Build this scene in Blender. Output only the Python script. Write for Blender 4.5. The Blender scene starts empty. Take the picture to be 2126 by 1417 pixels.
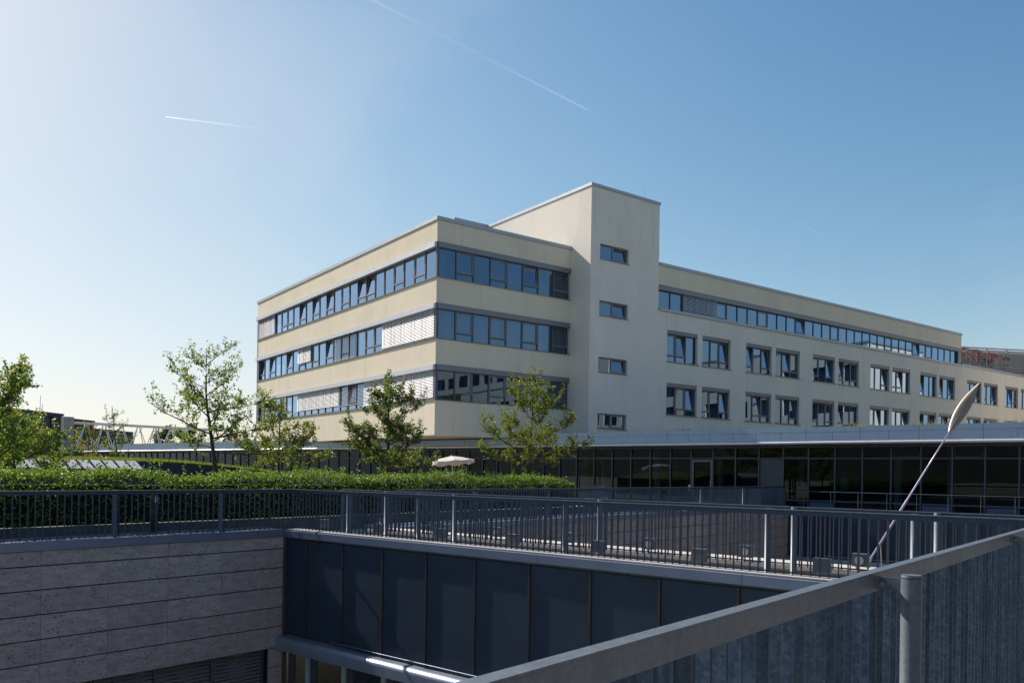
import bpy, math, random
from mathutils import Vector, Matrix

R = math.radians
sc = bpy.context.scene
COL = sc.collection

# ------------------------------------------------------------------ camera
EYE = 1.47
cam_d = bpy.data.cameras.new('camera')
cam = bpy.data.objects.new('camera', cam_d)
COL.objects.link(cam)
sc.camera = cam
cam.location = (0, 0, EYE)
ROLL = 0.85
cam.rotation_euler = (R(90), R(-ROLL), 0)
cam_d.sensor_width = 36
cam_d.lens = 1685 / 2126 * 36
cam_d.shift_y = 271.9 / 2126
cam_d.shift_x = 0.002
cam_d.clip_start = 0.05
cam_d.clip_end = 20000

# ------------------------------------------------------------------ world, sun, exposure
SUN_YAW, SUN_EL = -53.5, 38.0
w = bpy.data.worlds.new('World')
sc.world = w
w.use_nodes = True
nt = w.node_tree
nt.nodes.clear()
out = nt.nodes.new('ShaderNodeOutputWorld')
bg = nt.nodes.new('ShaderNodeBackground')
sky = nt.nodes.new('ShaderNodeTexSky')
sky.sky_type = 'NISHITA'
sky.sun_disc = False
sky.sun_elevation = R(SUN_EL)
sky.sun_rotation = R(SUN_YAW)
sky.altitude = 200
sky.air_density = 1.05
sky.dust_density = 1.0
sky.ozone_density = 1.6
bg.inputs['Strength'].default_value = 0.098
# thin high veil of cirrus over the whole sky
tc = nt.nodes.new('ShaderNodeTexCoord')
mp = nt.nodes.new('ShaderNodeMapping')
mp.inputs['Rotation'].default_value = (0.2, 0.1, 0.7)
mp.inputs['Location'].default_value = (1.7, 8.2, 2.4)
mp.inputs['Scale'].default_value = (1.0, 1.6, 2.2)
nz = nt.nodes.new('ShaderNodeTexNoise')
nz.inputs['Scale'].default_value = 1.1
nz.inputs['Detail'].default_value = 6
nz.inputs['Roughness'].default_value = 0.52
nz.inputs['Distortion'].default_value = 0.5
rmp = nt.nodes.new('ShaderNodeValToRGB')
rmp.color_ramp.elements[0].position = 0.47
rmp.color_ramp.elements[0].color = (0, 0, 0, 1)
rmp.color_ramp.elements[1].position = 0.85
rmp.color_ramp.elements[1].color = (0.42, 0.42, 0.42, 1)
mixc = nt.nodes.new('ShaderNodeMixRGB')
mixc.inputs['Color2'].default_value = (3.6, 3.85, 4.05, 1)
nt.links.new(tc.outputs['Generated'], mp.inputs['Vector'])
nt.links.new(mp.outputs['Vector'], nz.inputs['Vector'])
nt.links.new(nz.outputs['Fac'], rmp.inputs['Fac'])
nt.links.new(rmp.outputs['Color'], mixc.inputs['Fac'])
# hazy-day response of the sky: deeper overhead, rolled off towards the sun and horizon
def mixn(op, a, b):
    m = nt.nodes.new('ShaderNodeMixRGB')
    m.blend_type = op
    m.inputs['Fac'].default_value = 1
    for k, v in (('Color1', a), ('Color2', b)):
        if isinstance(v, (int, float)): m.inputs[k].default_value = (v, v, v, 1)
        else: nt.links.new(v, m.inputs[k])
    return m.outputs['Color']
UNIT = 0.168
x_ = mixn('MULTIPLY', sky.outputs['Color'], UNIT)
gam = nt.nodes.new('ShaderNodeGamma')
gam.inputs['Gamma'].default_value = 1.5
nt.links.new(x_, gam.inputs['Color'])
num = mixn('MULTIPLY', gam.outputs['Color'], 1.38 / UNIT)
den = mixn('ADD', mixn('MULTIPLY', gam.outputs['Color'], 1.42), 1.0)
hsv = nt.nodes.new('ShaderNodeHueSaturation')
hsv.inputs['Hue'].default_value = 0.495
hsv.inputs['Saturation'].default_value = 1.14
hsv.inputs['Value'].default_value = 1.02
nt.links.new(mixn('DIVIDE', num, den), hsv.inputs['Color'])
nt.links.new(hsv.outputs['Color'], mixc.inputs['Color1'])
nt.links.new(mixc.outputs['Color'], bg.inputs['Color'])
nt.links.new(bg.outputs['Background'], out.inputs['Surface'])

sv = Vector((math.sin(R(SUN_YAW)) * math.cos(R(SUN_EL)), math.cos(R(SUN_YAW)) * math.cos(R(SUN_EL)), math.sin(R(SUN_EL))))
sl = bpy.data.lights.new('sun', 'SUN')
sl.energy = 3.3
sl.angle = R(0.53)
sl.color = (1.0, 0.93, 0.84)
so = bpy.data.objects.new('sun', sl)
so.rotation_euler = sv.to_track_quat('Z', 'Y').to_euler()
so.location = sv * 200
COL.objects.link(so)

sc.view_settings.view_transform = 'Standard'
sc.view_settings.look = 'None'
sc.view_settings.gamma = 1
sc.view_settings.exposure = 1.14
sc.cycles.max_bounces = 8
sc.cycles.transparent_max_bounces = 24
sc.cycles.caustics_reflective = False
sc.cycles.caustics_refractive = False

# ------------------------------------------------------------------ frames
# court frame: x = s (along the courtyard walls), y = b (away from the camera side)
FROT = R(-40.0)
# office frame: x = p (along the right facade), y = q (along the left facade)
BROT = R(36.15)
KX, KY = -4.22, 45.0


def FW(s, b, z=0.0):
    c, n = math.cos(FROT), math.sin(FROT)
    return Vector((s * c - b * n, s * n + b * c, z))


def BW(p, q, z=0.0):
    c, n = math.cos(BROT), math.sin(BROT)
    return Vector((KX + p * c - q * n, KY + p * n + q * c, z))


# ------------------------------------------------------------------ materials
MATS = {}


class NB:
    def __init__(s, name):
        m = bpy.data.materials.new(name)
        m.use_nodes = True
        s.m = m
        s.t = m.node_tree
        s.p = s.t.nodes['Principled BSDF']
        s.o = s.t.nodes['Material Output']

    def n(s, typ, **kw):
        nd = s.t.nodes.new(typ)
        for k, v in kw.items():
            if hasattr(nd, k) and k not in nd.inputs:
                setattr(nd, k, v)
            else:
                nd.inputs[k].default_value = v
        return nd

    def l(s, a, b):
        s.t.links.new(a, b)

    def ramp(s, fac, stops):
        r = s.t.nodes.new('ShaderNodeValToRGB')
        e = r.color_ramp.elements
        e[0].position, e[0].color = stops[0][0], (*stops[0][1], 1)
        e[1].position, e[1].color = stops[-1][0], (*stops[-1][1], 1)
        for p, c in stops[1:-1]:
            x = e.new(p)
            x.color = (*c, 1)
        s.l(fac, r.inputs['Fac'])
        return r.outputs['Color']

    def coords(s, scale=(1, 1, 1), rot=(0, 0, 0)):
        t = s.n('ShaderNodeTexCoord')
        g = s.n('ShaderNodeNewGeometry')
        mpp = s.n('ShaderNodeMapping')
        mpp.inputs['Scale'].default_value = scale
        mpp.inputs['Rotation'].default_value = rot
        s.l(g.outputs['Position'], mpp.inputs['Vector'])
        return mpp.outputs['Vector']

    def noise(s, vec, scale, detail=5, rough=0.55):
        x = s.n('ShaderNodeTexNoise')
        x.inputs['Scale'].default_value = scale
        x.inputs['Detail'].default_value = detail
        x.inputs['Roughness'].default_value = rough
        s.l(vec, x.inputs['Vector'])
        return x.outputs['Fac']

    def bump(s, h, strength=0.3, dist=0.02):
        b = s.n('ShaderNodeBump')
        b.inputs['Strength'].default_value = strength
        b.inputs['Distance'].default_value = dist
        s.l(h, b.inputs['Height'])
        s.l(b.outputs['Normal'], s.p.inputs['Normal'])


def setp(p, **k):
    for a, v in k.items():
        p.inputs[a.replace('_', ' ')].default_value = v


def stucco(name, col, rot):
    b = NB(name)
    v = b.coords()
    vs = b.coords((1.0, 1.0, 0.25))
    n1 = b.noise(v, 0.35, 4)
    n2 = b.noise(vs, 0.9, 6, 0.65)
    mx = b.n('ShaderNodeMath', operation='ADD')
    b.l(n1, mx.inputs[0]); b.l(n2, mx.inputs[1])
    d = [c * 0.93 for c in col]
    h = [min(1, c * 1.05) for c in col]
    mh = b.n('ShaderNodeMath', operation='MULTIPLY'); mh.inputs[1].default_value = 0.5
    b.l(mx.outputs[0], mh.inputs[0])
    cr = b.ramp(mh.outputs[0], [(0.36, d), (0.5, col), (0.66, h)])
    stn = b.noise(b.coords((2.6, 2.6, 0.07)), 1.0, 5, 0.6)
    msk = b.noise(b.coords((0.25, 0.25, 0.5)), 1.0, 3)
    mm = b.n('ShaderNodeMath', operation='MULTIPLY'); b.l(b.ramp(stn, [(.55, (0, 0, 0)), (.75, (1, 1, 1))]), mm.inputs[0]); b.l(b.ramp(msk, [(.42, (0, 0, 0)), (.62, (.6, .6, .6))]), mm.inputs[1])
    mxs = b.n('ShaderNodeMixRGB'); b.l(mm.outputs[0], mxs.inputs['Fac']); b.l(cr, mxs.inputs['Color1']); mxs.inputs['Color2'].default_value = (col[0] * .74, col[1] * .73, col[2] * .72, 1)
    b.l(mxs.outputs[0], b.p.inputs['Base Color'])
    fine = b.noise(v, 22, 4, 0.7)
    b.bump(fine, 0.5, 0.02)
    setp(b.p, Roughness=0.92)
    b.p.inputs['Specular IOR Level'].default_value = 0.2
    return b.m


def metal(name, col, rough=0.45, metallic=0.7, spangle=0.0, streak=False):
    b = NB(name)
    v = b.coords()
    n1 = b.noise(v, 3.0, 5)
    if spangle:
        vo = b.n('ShaderNodeTexVoronoi')
        vo.inputs['Scale'].default_value = 55
        b.l(v, vo.inputs['Vector'])
        sp = b.n('ShaderNodeSeparateColor')
        b.l(vo.outputs['Color'], sp.inputs[0])
        n2 = b.noise(b.coords((6, 6, 0.5)), 4, 5, 0.6)
        a = b.n('ShaderNodeMath', operation='MULTIPLY_ADD')
        b.l(sp.outputs[0], a.inputs[0]); a.inputs[1].default_value = spangle
        b.l(n2, a.inputs[2])
        fac = a.outputs[0]
        lo, hi = 0.3, 0.75 + spangle
    else:
        fac = n1
        lo, hi = 0.3, 0.7
    b.l(b.ramp(fac, [(lo, [c * (0.78 if spangle else .94) for c in col]), (hi, [min(1, c * (1.2 if spangle else 1.05)) for c in col])]), b.p.inputs['Base Color'])
    rr = b.ramp(n1, [(0.3, [rough * 0.93] * 3), (0.7, [min(1, rough * 1.08)] * 3)])
    b.l(rr, b.p.inputs['Roughness'])
    setp(b.p, Metallic=metallic)
    return b.m


def plain(name, col, rough=0.6, metallic=0.0, var=0.12, scale=1.5, bump=0.0, spec=None):
    b = NB(name)
    v = b.coords()
    n1 = b.noise(v, scale, 5)
    b.l(b.ramp(n1, [(0.3, [c * (1 - var) for c in col]), (0.7, [min(1, c * (1 + var)) for c in col])]), b.p.inputs['Base Color'])
    setp(b.p, Roughness=rough, Metallic=metallic)
    if spec is not None:
        b.p.inputs['Specular IOR Level'].default_value = spec
    if bump:
        b.bump(b.noise(v, scale * 14, 4, 0.7), bump, 0.01)
    return b.m


def glass(name, tint, r0, kf=1.0, gcol=(0.8, 0.9, 1.0), wob=0.005):
    b = NB(name)
    b.t.nodes.remove(b.p)
    tr = b.n('ShaderNodeBsdfTransparent'); tr.inputs['Color'].default_value = (*tint, 1)
    gl = b.n('ShaderNodeBsdfGlossy'); gl.inputs['Roughness'].default_value = 0.0
    gl.inputs['Color'].default_value = (*gcol, 1)
    lw = b.n('ShaderNodeLayerWeight'); lw.inputs['Blend'].default_value = 0.5
    pw_ = b.n('ShaderNodeMath', operation='POWER'); b.l(lw.outputs['Facing'], pw_.inputs[0]); pw_.inputs[1].default_value = 2.0
    ma = b.n('ShaderNodeMath', operation='MULTIPLY_ADD'); ma.use_clamp = True
    b.l(pw_.outputs[0], ma.inputs[0]); ma.inputs[1].default_value = kf; ma.inputs[2].default_value = r0
    # slightly wavy panes
    v = b.coords()
    nn = b.noise(v, 0.8, 1)
    bp = b.n('ShaderNodeBump'); bp.inputs['Strength'].default_value = wob; bp.inputs['Distance'].default_value = 0.25
    b.l(nn, bp.inputs['Height'])
    b.l(bp.outputs['Normal'], gl.inputs['Normal'])
    mx = b.n('ShaderNodeMixShader')
    b.l(ma.outputs[0], mx.inputs[0]); b.l(tr.outputs[0], mx.inputs[1]); b.l(gl.outputs[0], mx.inputs[2])
    b.l(mx.outputs[0], b.o.inputs['Surface'])
    return b.m


def leafmat(name, stops, trans=0.45, rough=0.45):
    b = NB(name)
    g = b.n('ShaderNodeNewGeometry')
    col = b.ramp(g.outputs['Random Per Island'], stops)
    b.l(col, b.p.inputs['Base Color'])
    setp(b.p, Roughness=rough)
    b.p.inputs['Specular IOR Level'].default_value = 0.45
    t = b.n('ShaderNodeBsdfTranslucent')
    br = b.n('ShaderNodeMixRGB', blend_type='MULTIPLY'); br.inputs['Fac'].default_value = 1
    br.inputs['Color2'].default_value = (1.5, 1.5, 0.7, 1)
    b.l(col, br.inputs['Color1']); b.l(br.outputs[0], t.inputs['Color'])
    mx = b.n('ShaderNodeMixShader'); mx.inputs[0].default_value = trans
    b.l(b.p.outputs[0], mx.inputs[1]); b.l(t.outputs[0], mx.inputs[2])
    b.l(mx.outputs[0], b.o.inputs['Surface'])
    return b.m


def travertine(name, col):
    b = NB(name)
    oi = b.n('ShaderNodeObjectInfo')
    v0 = b.coords((1, 1, 1), (0, 0, -FROT))
    # each slab cut from another place in the block
    ad = b.n('ShaderNodeVectorMath', operation='MULTIPLY_ADD')
    cmb = b.n('ShaderNodeCombineXYZ')
    for i in range(3):
        b.l(oi.outputs['Random'], cmb.inputs[i])
    b.l(cmb.outputs[0], ad.inputs[0]); ad.inputs[1].default_value = (37, 53, 71); b.l(v0, ad.inputs[2])
    v = ad.outputs[0]
    mpa = b.n('ShaderNodeMapping'); mpa.inputs['Scale'].default_value = (4, 4, 11); b.l(v, mpa.inputs['Vector'])
    band = b.noise(mpa.outputs[0], 1.0, 5, 0.6)
    mpb = b.n('ShaderNodeMapping'); mpb.inputs['Scale'].default_value = (11, 11, 24); b.l(v, mpb.inputs['Vector'])
    pits = b.noise(mpb.outputs[0], 2.0, 3, 0.6)
    big = b.noise(v, 1.7, 3)
    base = b.ramp(band, [(0.3, [c * 0.78 for c in col]), (0.7, [min(1, c * 1.18) for c in col])])
    pr = b.ramp(pits, [(0.33, (0.25, 0.17, 0.15)), (0.415, (1, 1, 1))])
    mx = b.n('ShaderNodeMixRGB', blend_type='MULTIPLY'); mx.inputs['Fac'].default_value = 1
    b.l(base, mx.inputs['Color1']); b.l(pr, mx.inputs['Color2'])
    bg2 = b.ramp(big, [(0.3, (0.95, 0.95, 0.96)), (0.7, (1.05, 1.03, 1.0))])
    m2 = b.n('ShaderNodeMixRGB', blend_type='MULTIPLY'); m2.inputs['Fac'].default_value = 1
    b.l(mx.outputs[0], m2.inputs['Color1']); b.l(bg2, m2.inputs['Color2'])
    hs = b.n('ShaderNodeHueSaturation')
    vv = b.n('ShaderNodeMath', operation='MULTIPLY_ADD'); b.l(oi.outputs['Random'], vv.inputs[0]); vv.inputs[1].default_value = 0.15; vv.inputs[2].default_value = 0.9
    b.l(vv.outputs[0], hs.inputs['Value']); b.l(m2.outputs[0], hs.inputs['Color'])
    b.l(hs.outputs[0], b.p.inputs['Base Color'])
    setp(b.p, Roughness=0.85)
    b.p.inputs['Specular IOR Level'].default_value = 0.25
    b.bump(pits, 0.4, 0.01)
    return b.m


M = MATS
M['cream'] = stucco('cream_render', (0.71, 0.62, 0.49), BROT)
M['grey_render'] = stucco('pale_grey_render', (0.73, 0.67, 0.60), BROT)
M['opp_render'] = stucco('warm_render', (0.78, 0.68, 0.57), BROT)
M['cap'] = metal('zinc_cap', (0.36, 0.38, 0.42), 0.5, 0.5)
M['box_light'] = metal('pale_aluminium', (0.52, 0.53, 0.58), 0.45, 0.3)
M['frame_dark'] = metal('anthracite_frame', (0.085, 0.095, 0.12), 0.45, 0.3)
M['frame_grey'] = metal('grey_frame', (0.20, 0.20, 0.22), 0.45, 0.3)
M['sash_grey'] = metal('sash_grey', (0.23, 0.21, 0.21), 0.5, 0.2)
M['sill'] = metal('sill_metal', (0.24, 0.22, 0.22), 0.5, 0.3)
M['glass_off'] = glass('office_glass', (0.22, 0.30, 0.42), 0.15, 1.2, (0.48, 0.70, 1.0))
M['glass_pav'] = glass('pavilion_glass', (0.26, 0.33, 0.34), 0.05, 0.9)
M['glass_low'] = glass('court_glass', (0.4, 0.45, 0.45), 0.08)
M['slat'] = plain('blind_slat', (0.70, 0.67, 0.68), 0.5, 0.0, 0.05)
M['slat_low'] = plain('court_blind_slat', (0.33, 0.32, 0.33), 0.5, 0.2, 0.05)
M['curtain'] = plain('curtain_cloth', (0.62, 0.66, 0.72), 0.9)
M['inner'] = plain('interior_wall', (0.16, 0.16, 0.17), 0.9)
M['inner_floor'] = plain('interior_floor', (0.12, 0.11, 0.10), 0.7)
M['soffit'] = plain('soffit_render', (0.55, 0.46, 0.30), 0.9, var=0.06)
M['roof'] = plain('roof_gravel', (0.42, 0.40, 0.36), 0.95, var=0.3, scale=12)
M['fascia'] = metal('fascia_aluminium', (0.27, 0.345, 0.46), 0.42, 0.45)
M['tube'] = metal('rolled_aluminium_edge', (0.62, 0.62, 0.66), 0.38, 0.35)
M['tube_dull'] = metal('dull_rolled_edge', (0.27, 0.31, 0.39), 0.4, 0.45)
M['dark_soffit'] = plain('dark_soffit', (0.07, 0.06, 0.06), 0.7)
M['door_grey'] = metal('door_frame_grey', (0.12, 0.13, 0.16), 0.45, 0.3)
M['mullion'] = metal('pavilion_mullion', (0.065, 0.078, 0.105), 0.4, 0.5)
M['spandrel'] = plain('blue_spandrel', (0.04, 0.075, 0.16), 0.35, 0.0, 0.1)
M['dark_panel_grey'] = plain('grey_infill_panel', (0.04, 0.05, 0.068), 0.45)
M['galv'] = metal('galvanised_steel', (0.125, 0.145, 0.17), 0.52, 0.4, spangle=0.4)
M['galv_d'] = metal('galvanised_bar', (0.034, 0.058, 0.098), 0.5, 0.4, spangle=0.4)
def drip_steel(name):
    b = NB(name)
    v = b.coords()
    vo = b.n('ShaderNodeTexVoronoi'); vo.inputs['Scale'].default_value = 60; b.l(v, vo.inputs['Vector'])
    sp = b.n('ShaderNodeSeparateColor'); b.l(vo.outputs['Color'], sp.inputs[0])
    n2 = b.noise(b.coords((5, 5, 0.9)), 3, 5, 0.65)
    a = b.n('ShaderNodeMath', operation='MULTIPLY_ADD'); b.l(sp.outputs[0], a.inputs[0]); a.inputs[1].default_value = .35; b.l(n2, a.inputs[2])
    base = b.ramp(a.outputs[0], [(.35, (.02, .037, .064)), (.65, (.036, .066, .11)), (.95, (.075, .11, .155))])
    dr = b.noise(b.coords((16, 16, 0.8)), 1.0, 4, .6)
    msk = b.ramp(dr, [(.66, (0, 0, 0)), (.74, (.5, .5, .5))])
    mx = b.n('ShaderNodeMixRGB'); b.l(msk, mx.inputs['Fac']); b.l(base, mx.inputs['Color1']); mx.inputs['Color2'].default_value = (.13, .145, .16, 1)
    oi = b.n('ShaderNodeObjectInfo')
    vv = b.n('ShaderNodeMath', operation='MULTIPLY_ADD'); b.l(oi.outputs['Random'], vv.inputs[0]); vv.inputs[1].default_value = .8; vv.inputs[2].default_value = .6
    hs = b.n('ShaderNodeHueSaturation'); b.l(vv.outputs[0], hs.inputs['Value']); b.l(mx.outputs[0], hs.inputs['Color'])
    b.l(hs.outputs[0], b.p.inputs['Base Color'])
    setp(b.p, Metallic=.35, Roughness=.52)
    return b.m


M['galv_fg'] = drip_steel('weathered_galvanised_bar')
M['travertine'] = travertine('travertine', (0.34, 0.325, 0.325))
M['travertine_w'] = travertine('travertine_warm', (0.34, 0.30, 0.28))
M['panel_dark'] = plain('dark_cladding_panel', (0.028, 0.042, 0.064), 0.5, 0.0, 0.10, 2.2, spec=.2)
M['panel_bar'] = metal('bronze_mullion', (0.045, 0.042, 0.046), 0.5, 0.3)
M['coping'] = metal('coping_sheet', (0.16, 0.20, 0.29), 0.42, 0.45)
M['concrete'] = plain('concrete', (0.26, 0.26, 0.27), 0.9, var=0.18, scale=2.5, bump=0.3)
M['kerb'] = plain('kerb_concrete_shaded', (0.12, 0.12, 0.125), 0.9, var=0.2, scale=2.5, bump=0.3)  # concrete darkened, the shade beside the hedge is put into its colour
M['pale_stone'] = plain('pale_parapet_stone', (0.48, 0.44, 0.41), 0.85, var=0.12, scale=3, bump=0.2)
M['paving'] = plain('paving', (0.34, 0.33, 0.32), 0.9, var=0.2, scale=2.0, bump=0.2)
M['bark'] = plain('bark', (0.06, 0.048, 0.038), 0.95, var=0.4, scale=18, bump=0.6)
M['leaf_apple'] = leafmat('apple_leaves', [(0.0, (0.069, 0.138, 0.039)), (0.5, (0.138, 0.235, 0.055)), (0.82, (0.216, 0.293, 0.058)), (0.93, (0.392, 0.293, 0.058)), (1.0, (0.400, 0.138, 0.049))])
M['leaf_yellow'] = leafmat('turning_apple_leaves', [(0.0, (0.072, 0.109, 0.029)), (0.45, (0.145, 0.174, 0.036)), (0.75, (0.261, 0.217, 0.043)), (0.9, (0.348, 0.189, 0.043)), (1.0, (0.290, 0.087, 0.029))])
M['leaf_fresh'] = leafmat('fresh_apple_leaves', [(0.0, (0.06, 0.10, 0.025)), (0.5, (0.12, 0.17, 0.03)), (0.85, (0.20, 0.22, 0.04)), (0.96, (0.28, 0.19, 0.04)), (1.0, (0.25, 0.08, 0.03))])
M['leaf_dark'] = leafmat('dark_apple_leaves', [(0.0, (0.049, 0.088, 0.035)), (0.6, (0.108, 0.166, 0.049)), (0.92, (0.177, 0.216, 0.058)), (1.0, (0.392, 0.078, 0.039))])
M['leaf_hedge'] = leafmat('hedge_leaves', [(0.0, (0.043, 0.094, 0.023)), (0.5, (0.109, 0.189, 0.032)), (0.9, (0.203, 0.275, 0.043)), (1.0, (0.290, 0.290, 0.058))], 0.4, 0.5)
M['leaf_red'] = leafmat('red_creeper_leaves', [(0.0, (0.10, 0.012, 0.02)), (0.6, (0.22, 0.02, 0.03)), (1.0, (0.10, 0.10, 0.03))])
M['leaf_far'] = leafmat('far_leaves', [(0.0, (0.03, 0.05, 0.02)), (1.0, (0.075, 0.095, 0.03))])
M['hedge_core'] = plain('hedge_shade_core', (0.012, 0.014, 0.008), 1.0)  # near-black colour stands for the shade inside the hedge
M['grass'] = leafmat('roof_grass', [(0.0, (0.102, 0.160, 0.029)), (0.6, (0.203, 0.275, 0.043)), (0.85, (0.290, 0.275, 0.087)), (1.0, (0.290, 0.145, 0.087))], 0.3, 0.7)
M['soil'] = plain('mound_turf', (0.10, 0.10, 0.035), 1.0, var=0.4, scale=3)
M['dry'] = leafmat('dry_grass', [(0.0, (0.10, 0.11, 0.05)), (1.0, (0.36, 0.27, 0.13))], 0.3, 0.8)
M['blue_face'] = plain('blue_fascia_board', (0.018, 0.03, 0.075), 0.5)
M['white_panel'] = plain('white_rooflight_panel', (0.62, 0.58, 0.57), 0.5, var=0.06)
M['parasol'] = plain('parasol_canvas', (0.60, 0.51, 0.44), 0.9, var=0.05)
M['white_metal'] = plain('white_steel', (0.55, 0.57, 0.6), 0.5)
M['bldg_dark'] = plain('far_dark_cladding', (0.045, 0.038, 0.042), 0.7, var=0.15)
M['bldg_blue'] = plain('far_slate_cladding', (0.05, 0.055, 0.08), 0.7, var=0.15)
M['shaft'] = metal('pale_lilac_shaft', (0.52, 0.44, 0.62), 0.3, 0.4)
M['steel'] = metal('polished_steel', (0.62, 0.60, 0.62), 0.16, 1.0)
M['blade'] = metal('brushed_blade', (0.36, 0.305, 0.24), 0.5, 0.4)
M['rib'] = plain('dark_rib', (0.02, 0.02, 0.045), 0.5)
M['lens'] = plain('lamp_lens', (0.45, 0.47, 0.46), 0.3)
M['ground'] = plain('ground', (0.16, 0.16, 0.10), 1.0, var=0.3, scale=0.05)
M['hill'] = plain('wooded_hill', (0.018, 0.026, 0.014), 1.0, var=0.5, scale=0.06)
M['paper'] = plain('paper_notice', (0.6, 0.68, 0.68), 0.8)
M['apple'] = plain('apple_skin', (0.28, 0.025, 0.02), 0.35)
M['chair'] = plain('chair_shell', (0.06, 0.09, 0.15), 0.5)
M['skin'] = plain('skin', (0.35, 0.2, 0.14), 0.6)
M['cloth_teal'] = plain('teal_cloth', (0.10, 0.34, 0.28), 0.9)
M['cloth_dark'] = plain('dark_cloth', (0.03, 0.05, 0.07), 0.9)
M['hair'] = plain('hair', (0.02, 0.015, 0.012), 0.7)
M['column'] = plain('column_paint', (0.33, 0.43, 0.42), 0.6)
M['louvre'] = plain('louvre_aluminium', (0.5, 0.5, 0.52), 0.5, 0.3)


def contrail_mat(name, fade):
    b = NB(name)
    b.t.nodes.remove(b.p)
    tcx = b.n('ShaderNodeTexCoord')
    sp = b.n('ShaderNodeSeparateXYZ')
    b.l(tcx.outputs['Generated'], sp.inputs[0])
    al = b.ramp(sp.outputs[0], fade)
    nn = b.noise(b.coords((0.01, 0.01, 0.01)), 1.0, 4)
    mu = b.n('ShaderNodeMath', operation='MULTIPLY'); b.l(al, mu.inputs[0]); b.l(b.ramp(nn, [(0.3, (0.5,) * 3), (0.7, (1,) * 3)]), mu.inputs[1])
    lw = b.n('ShaderNodeLayerWeight'); lw.inputs['Blend'].default_value = 0.5
    inv = b.n('ShaderNodeMath', operation='SUBTRACT'); inv.inputs[0].default_value = 1.0; b.l(lw.outputs['Facing'], inv.inputs[1])
    mu2 = b.n('ShaderNodeMath', operation='MULTIPLY'); sq = b.n('ShaderNodeMath', operation='POWER'); b.l(inv.outputs[0], sq.inputs[0]); sq.inputs[1].default_value = 1.6
    hf = b.n('ShaderNodeMath', operation='MULTIPLY'); b.l(mu.outputs[0], hf.inputs[0]); hf.inputs[1].default_value = .55
    b.l(hf.outputs[0], mu2.inputs[0]); b.l(sq.outputs[0], mu2.inputs[1])
    tr = b.n('ShaderNodeBsdfTransparent')
    df = b.n('ShaderNodeBsdfTranslucent'); df.inputs['Color'].default_value = (0.95, 0.95, 0.95, 1)
    dd = b.n('ShaderNodeBsdfDiffuse'); dd.inputs['Color'].default_value = (0.95, 0.95, 0.95, 1)
    a2 = b.n('ShaderNodeAddShader'); b.l(df.outputs[0], a2.inputs[0]); b.l(dd.outputs[0], a2.inputs[1])
    mx = b.n('ShaderNodeMixShader'); b.l(mu2.outputs[0], mx.inputs[0]); b.l(tr.outputs[0], mx.inputs[1]); b.l(a2.outputs[0], mx.inputs[2])
    b.l(mx.outputs[0], b.o.inputs['Surface'])
    return b.m


# ------------------------------------------------------------------ mesh helpers
class MB:
    def __init__(s):
        s.v = []
        s.f = []

    def box(s, x0, x1, y0, y1, z0, z1):
        n = len(s.v)
        s.v += [(x0, y0, z0), (x1, y0, z0), (x1, y1, z0), (x0, y1, z0), (x0, y0, z1), (x1, y0, z1), (x1, y1, z1), (x0, y1, z1)]
        s.f += [(n, n + 3, n + 2, n + 1), (n + 4, n + 5, n + 6, n + 7), (n, n + 1, n + 5, n + 4), (n + 1, n + 2, n + 6, n + 5), (n + 2, n + 3, n + 7, n + 6), (n + 3, n, n + 4, n + 7)]
        return s

    def quad(s, a, b, c, d):
        n = len(s.v)
        s.v += [tuple(a), tuple(b), tuple(c), tuple(d)]
        s.f.append((n, n + 1, n + 2, n + 3))
        return s

    def prism(s, poly, z0, z1):
        n = len(s.v); k = len(poly)
        s.v += [(x, y, z0) for x, y in poly] + [(x, y, z1) for x, y in poly]
        s.f += [tuple(n + k - 1 - i for i in range(k)), tuple(n + k + i for i in range(k))]
        s.f += [(n + i, n + (i + 1) % k, n + k + (i + 1) % k, n + k + i) for i in range(k)]
        return s

    def extrude_x(s, poly, x0, x1):
        n = len(s.v); k = len(poly)
        s.v += [(x0, y, z) for y, z in poly] + [(x1, y, z) for y, z in poly]
        s.f += [tuple(n + i for i in range(k)), tuple(n + 2 * k - 1 - i for i in range(k))]
        s.f += [(n + i, n + k + i, n + k + (i + 1) % k, n + (i + 1) % k) for i in range(k)]
        return s

    def tube(s, pts, rad, seg=8, cap=True):
        pts = [Vector(p) for p in pts]
        if not hasattr(rad, '__len__'):
            rad = [rad] * len(pts)
        n0 = len(s.v)
        up = Vector((0, 0, 1))
        for i, p in enumerate(pts):
            if i == 0: d = pts[1] - p
            elif i == len(pts) - 1: d = p - pts[i - 1]
            else: d = pts[i + 1] - pts[i - 1]
            d.normalize()
            a = d.cross(up)
            if a.length < 1e-3: a = d.cross(Vector((1, 0, 0)))
            a.normalize()
            c = d.cross(a)
            for j in range(seg):
                t = 2 * math.pi * j / seg
                s.v.append(tuple(p + (a * math.cos(t) + c * math.sin(t)) * rad[i]))
        for i in range(len(pts) - 1):
            for j in range(seg):
                a = n0 + i * seg + j; b = n0 + i * seg + (j + 1) % seg
                s.f.append((a, b, b + seg, a + seg))
        if cap:
            s.f.append(tuple(n0 + j for j in range(seg)))
            e = n0 + (len(pts) - 1) * seg
            s.f.append(tuple(e + seg - 1 - j for j in range(seg)))
        return s

    def mesh(s, name, mat, smooth=False):
        me = bpy.data.meshes.new(name)
        me.from_pydata(s.v, [], s.f)
        if mat is not None:
            me.materials.append(MATS[mat] if isinstance(mat, str) else mat)
        if smooth:
            me.polygons.foreach_set('use_smooth', [True] * len(me.polygons))
        me.update()
        return me

    def build(s, name, mat, parent=None, loc=(0, 0, 0), rz=0, smooth=False):
        return link(name, s.mesh(name, mat, smooth), parent, loc, rz)


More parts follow.
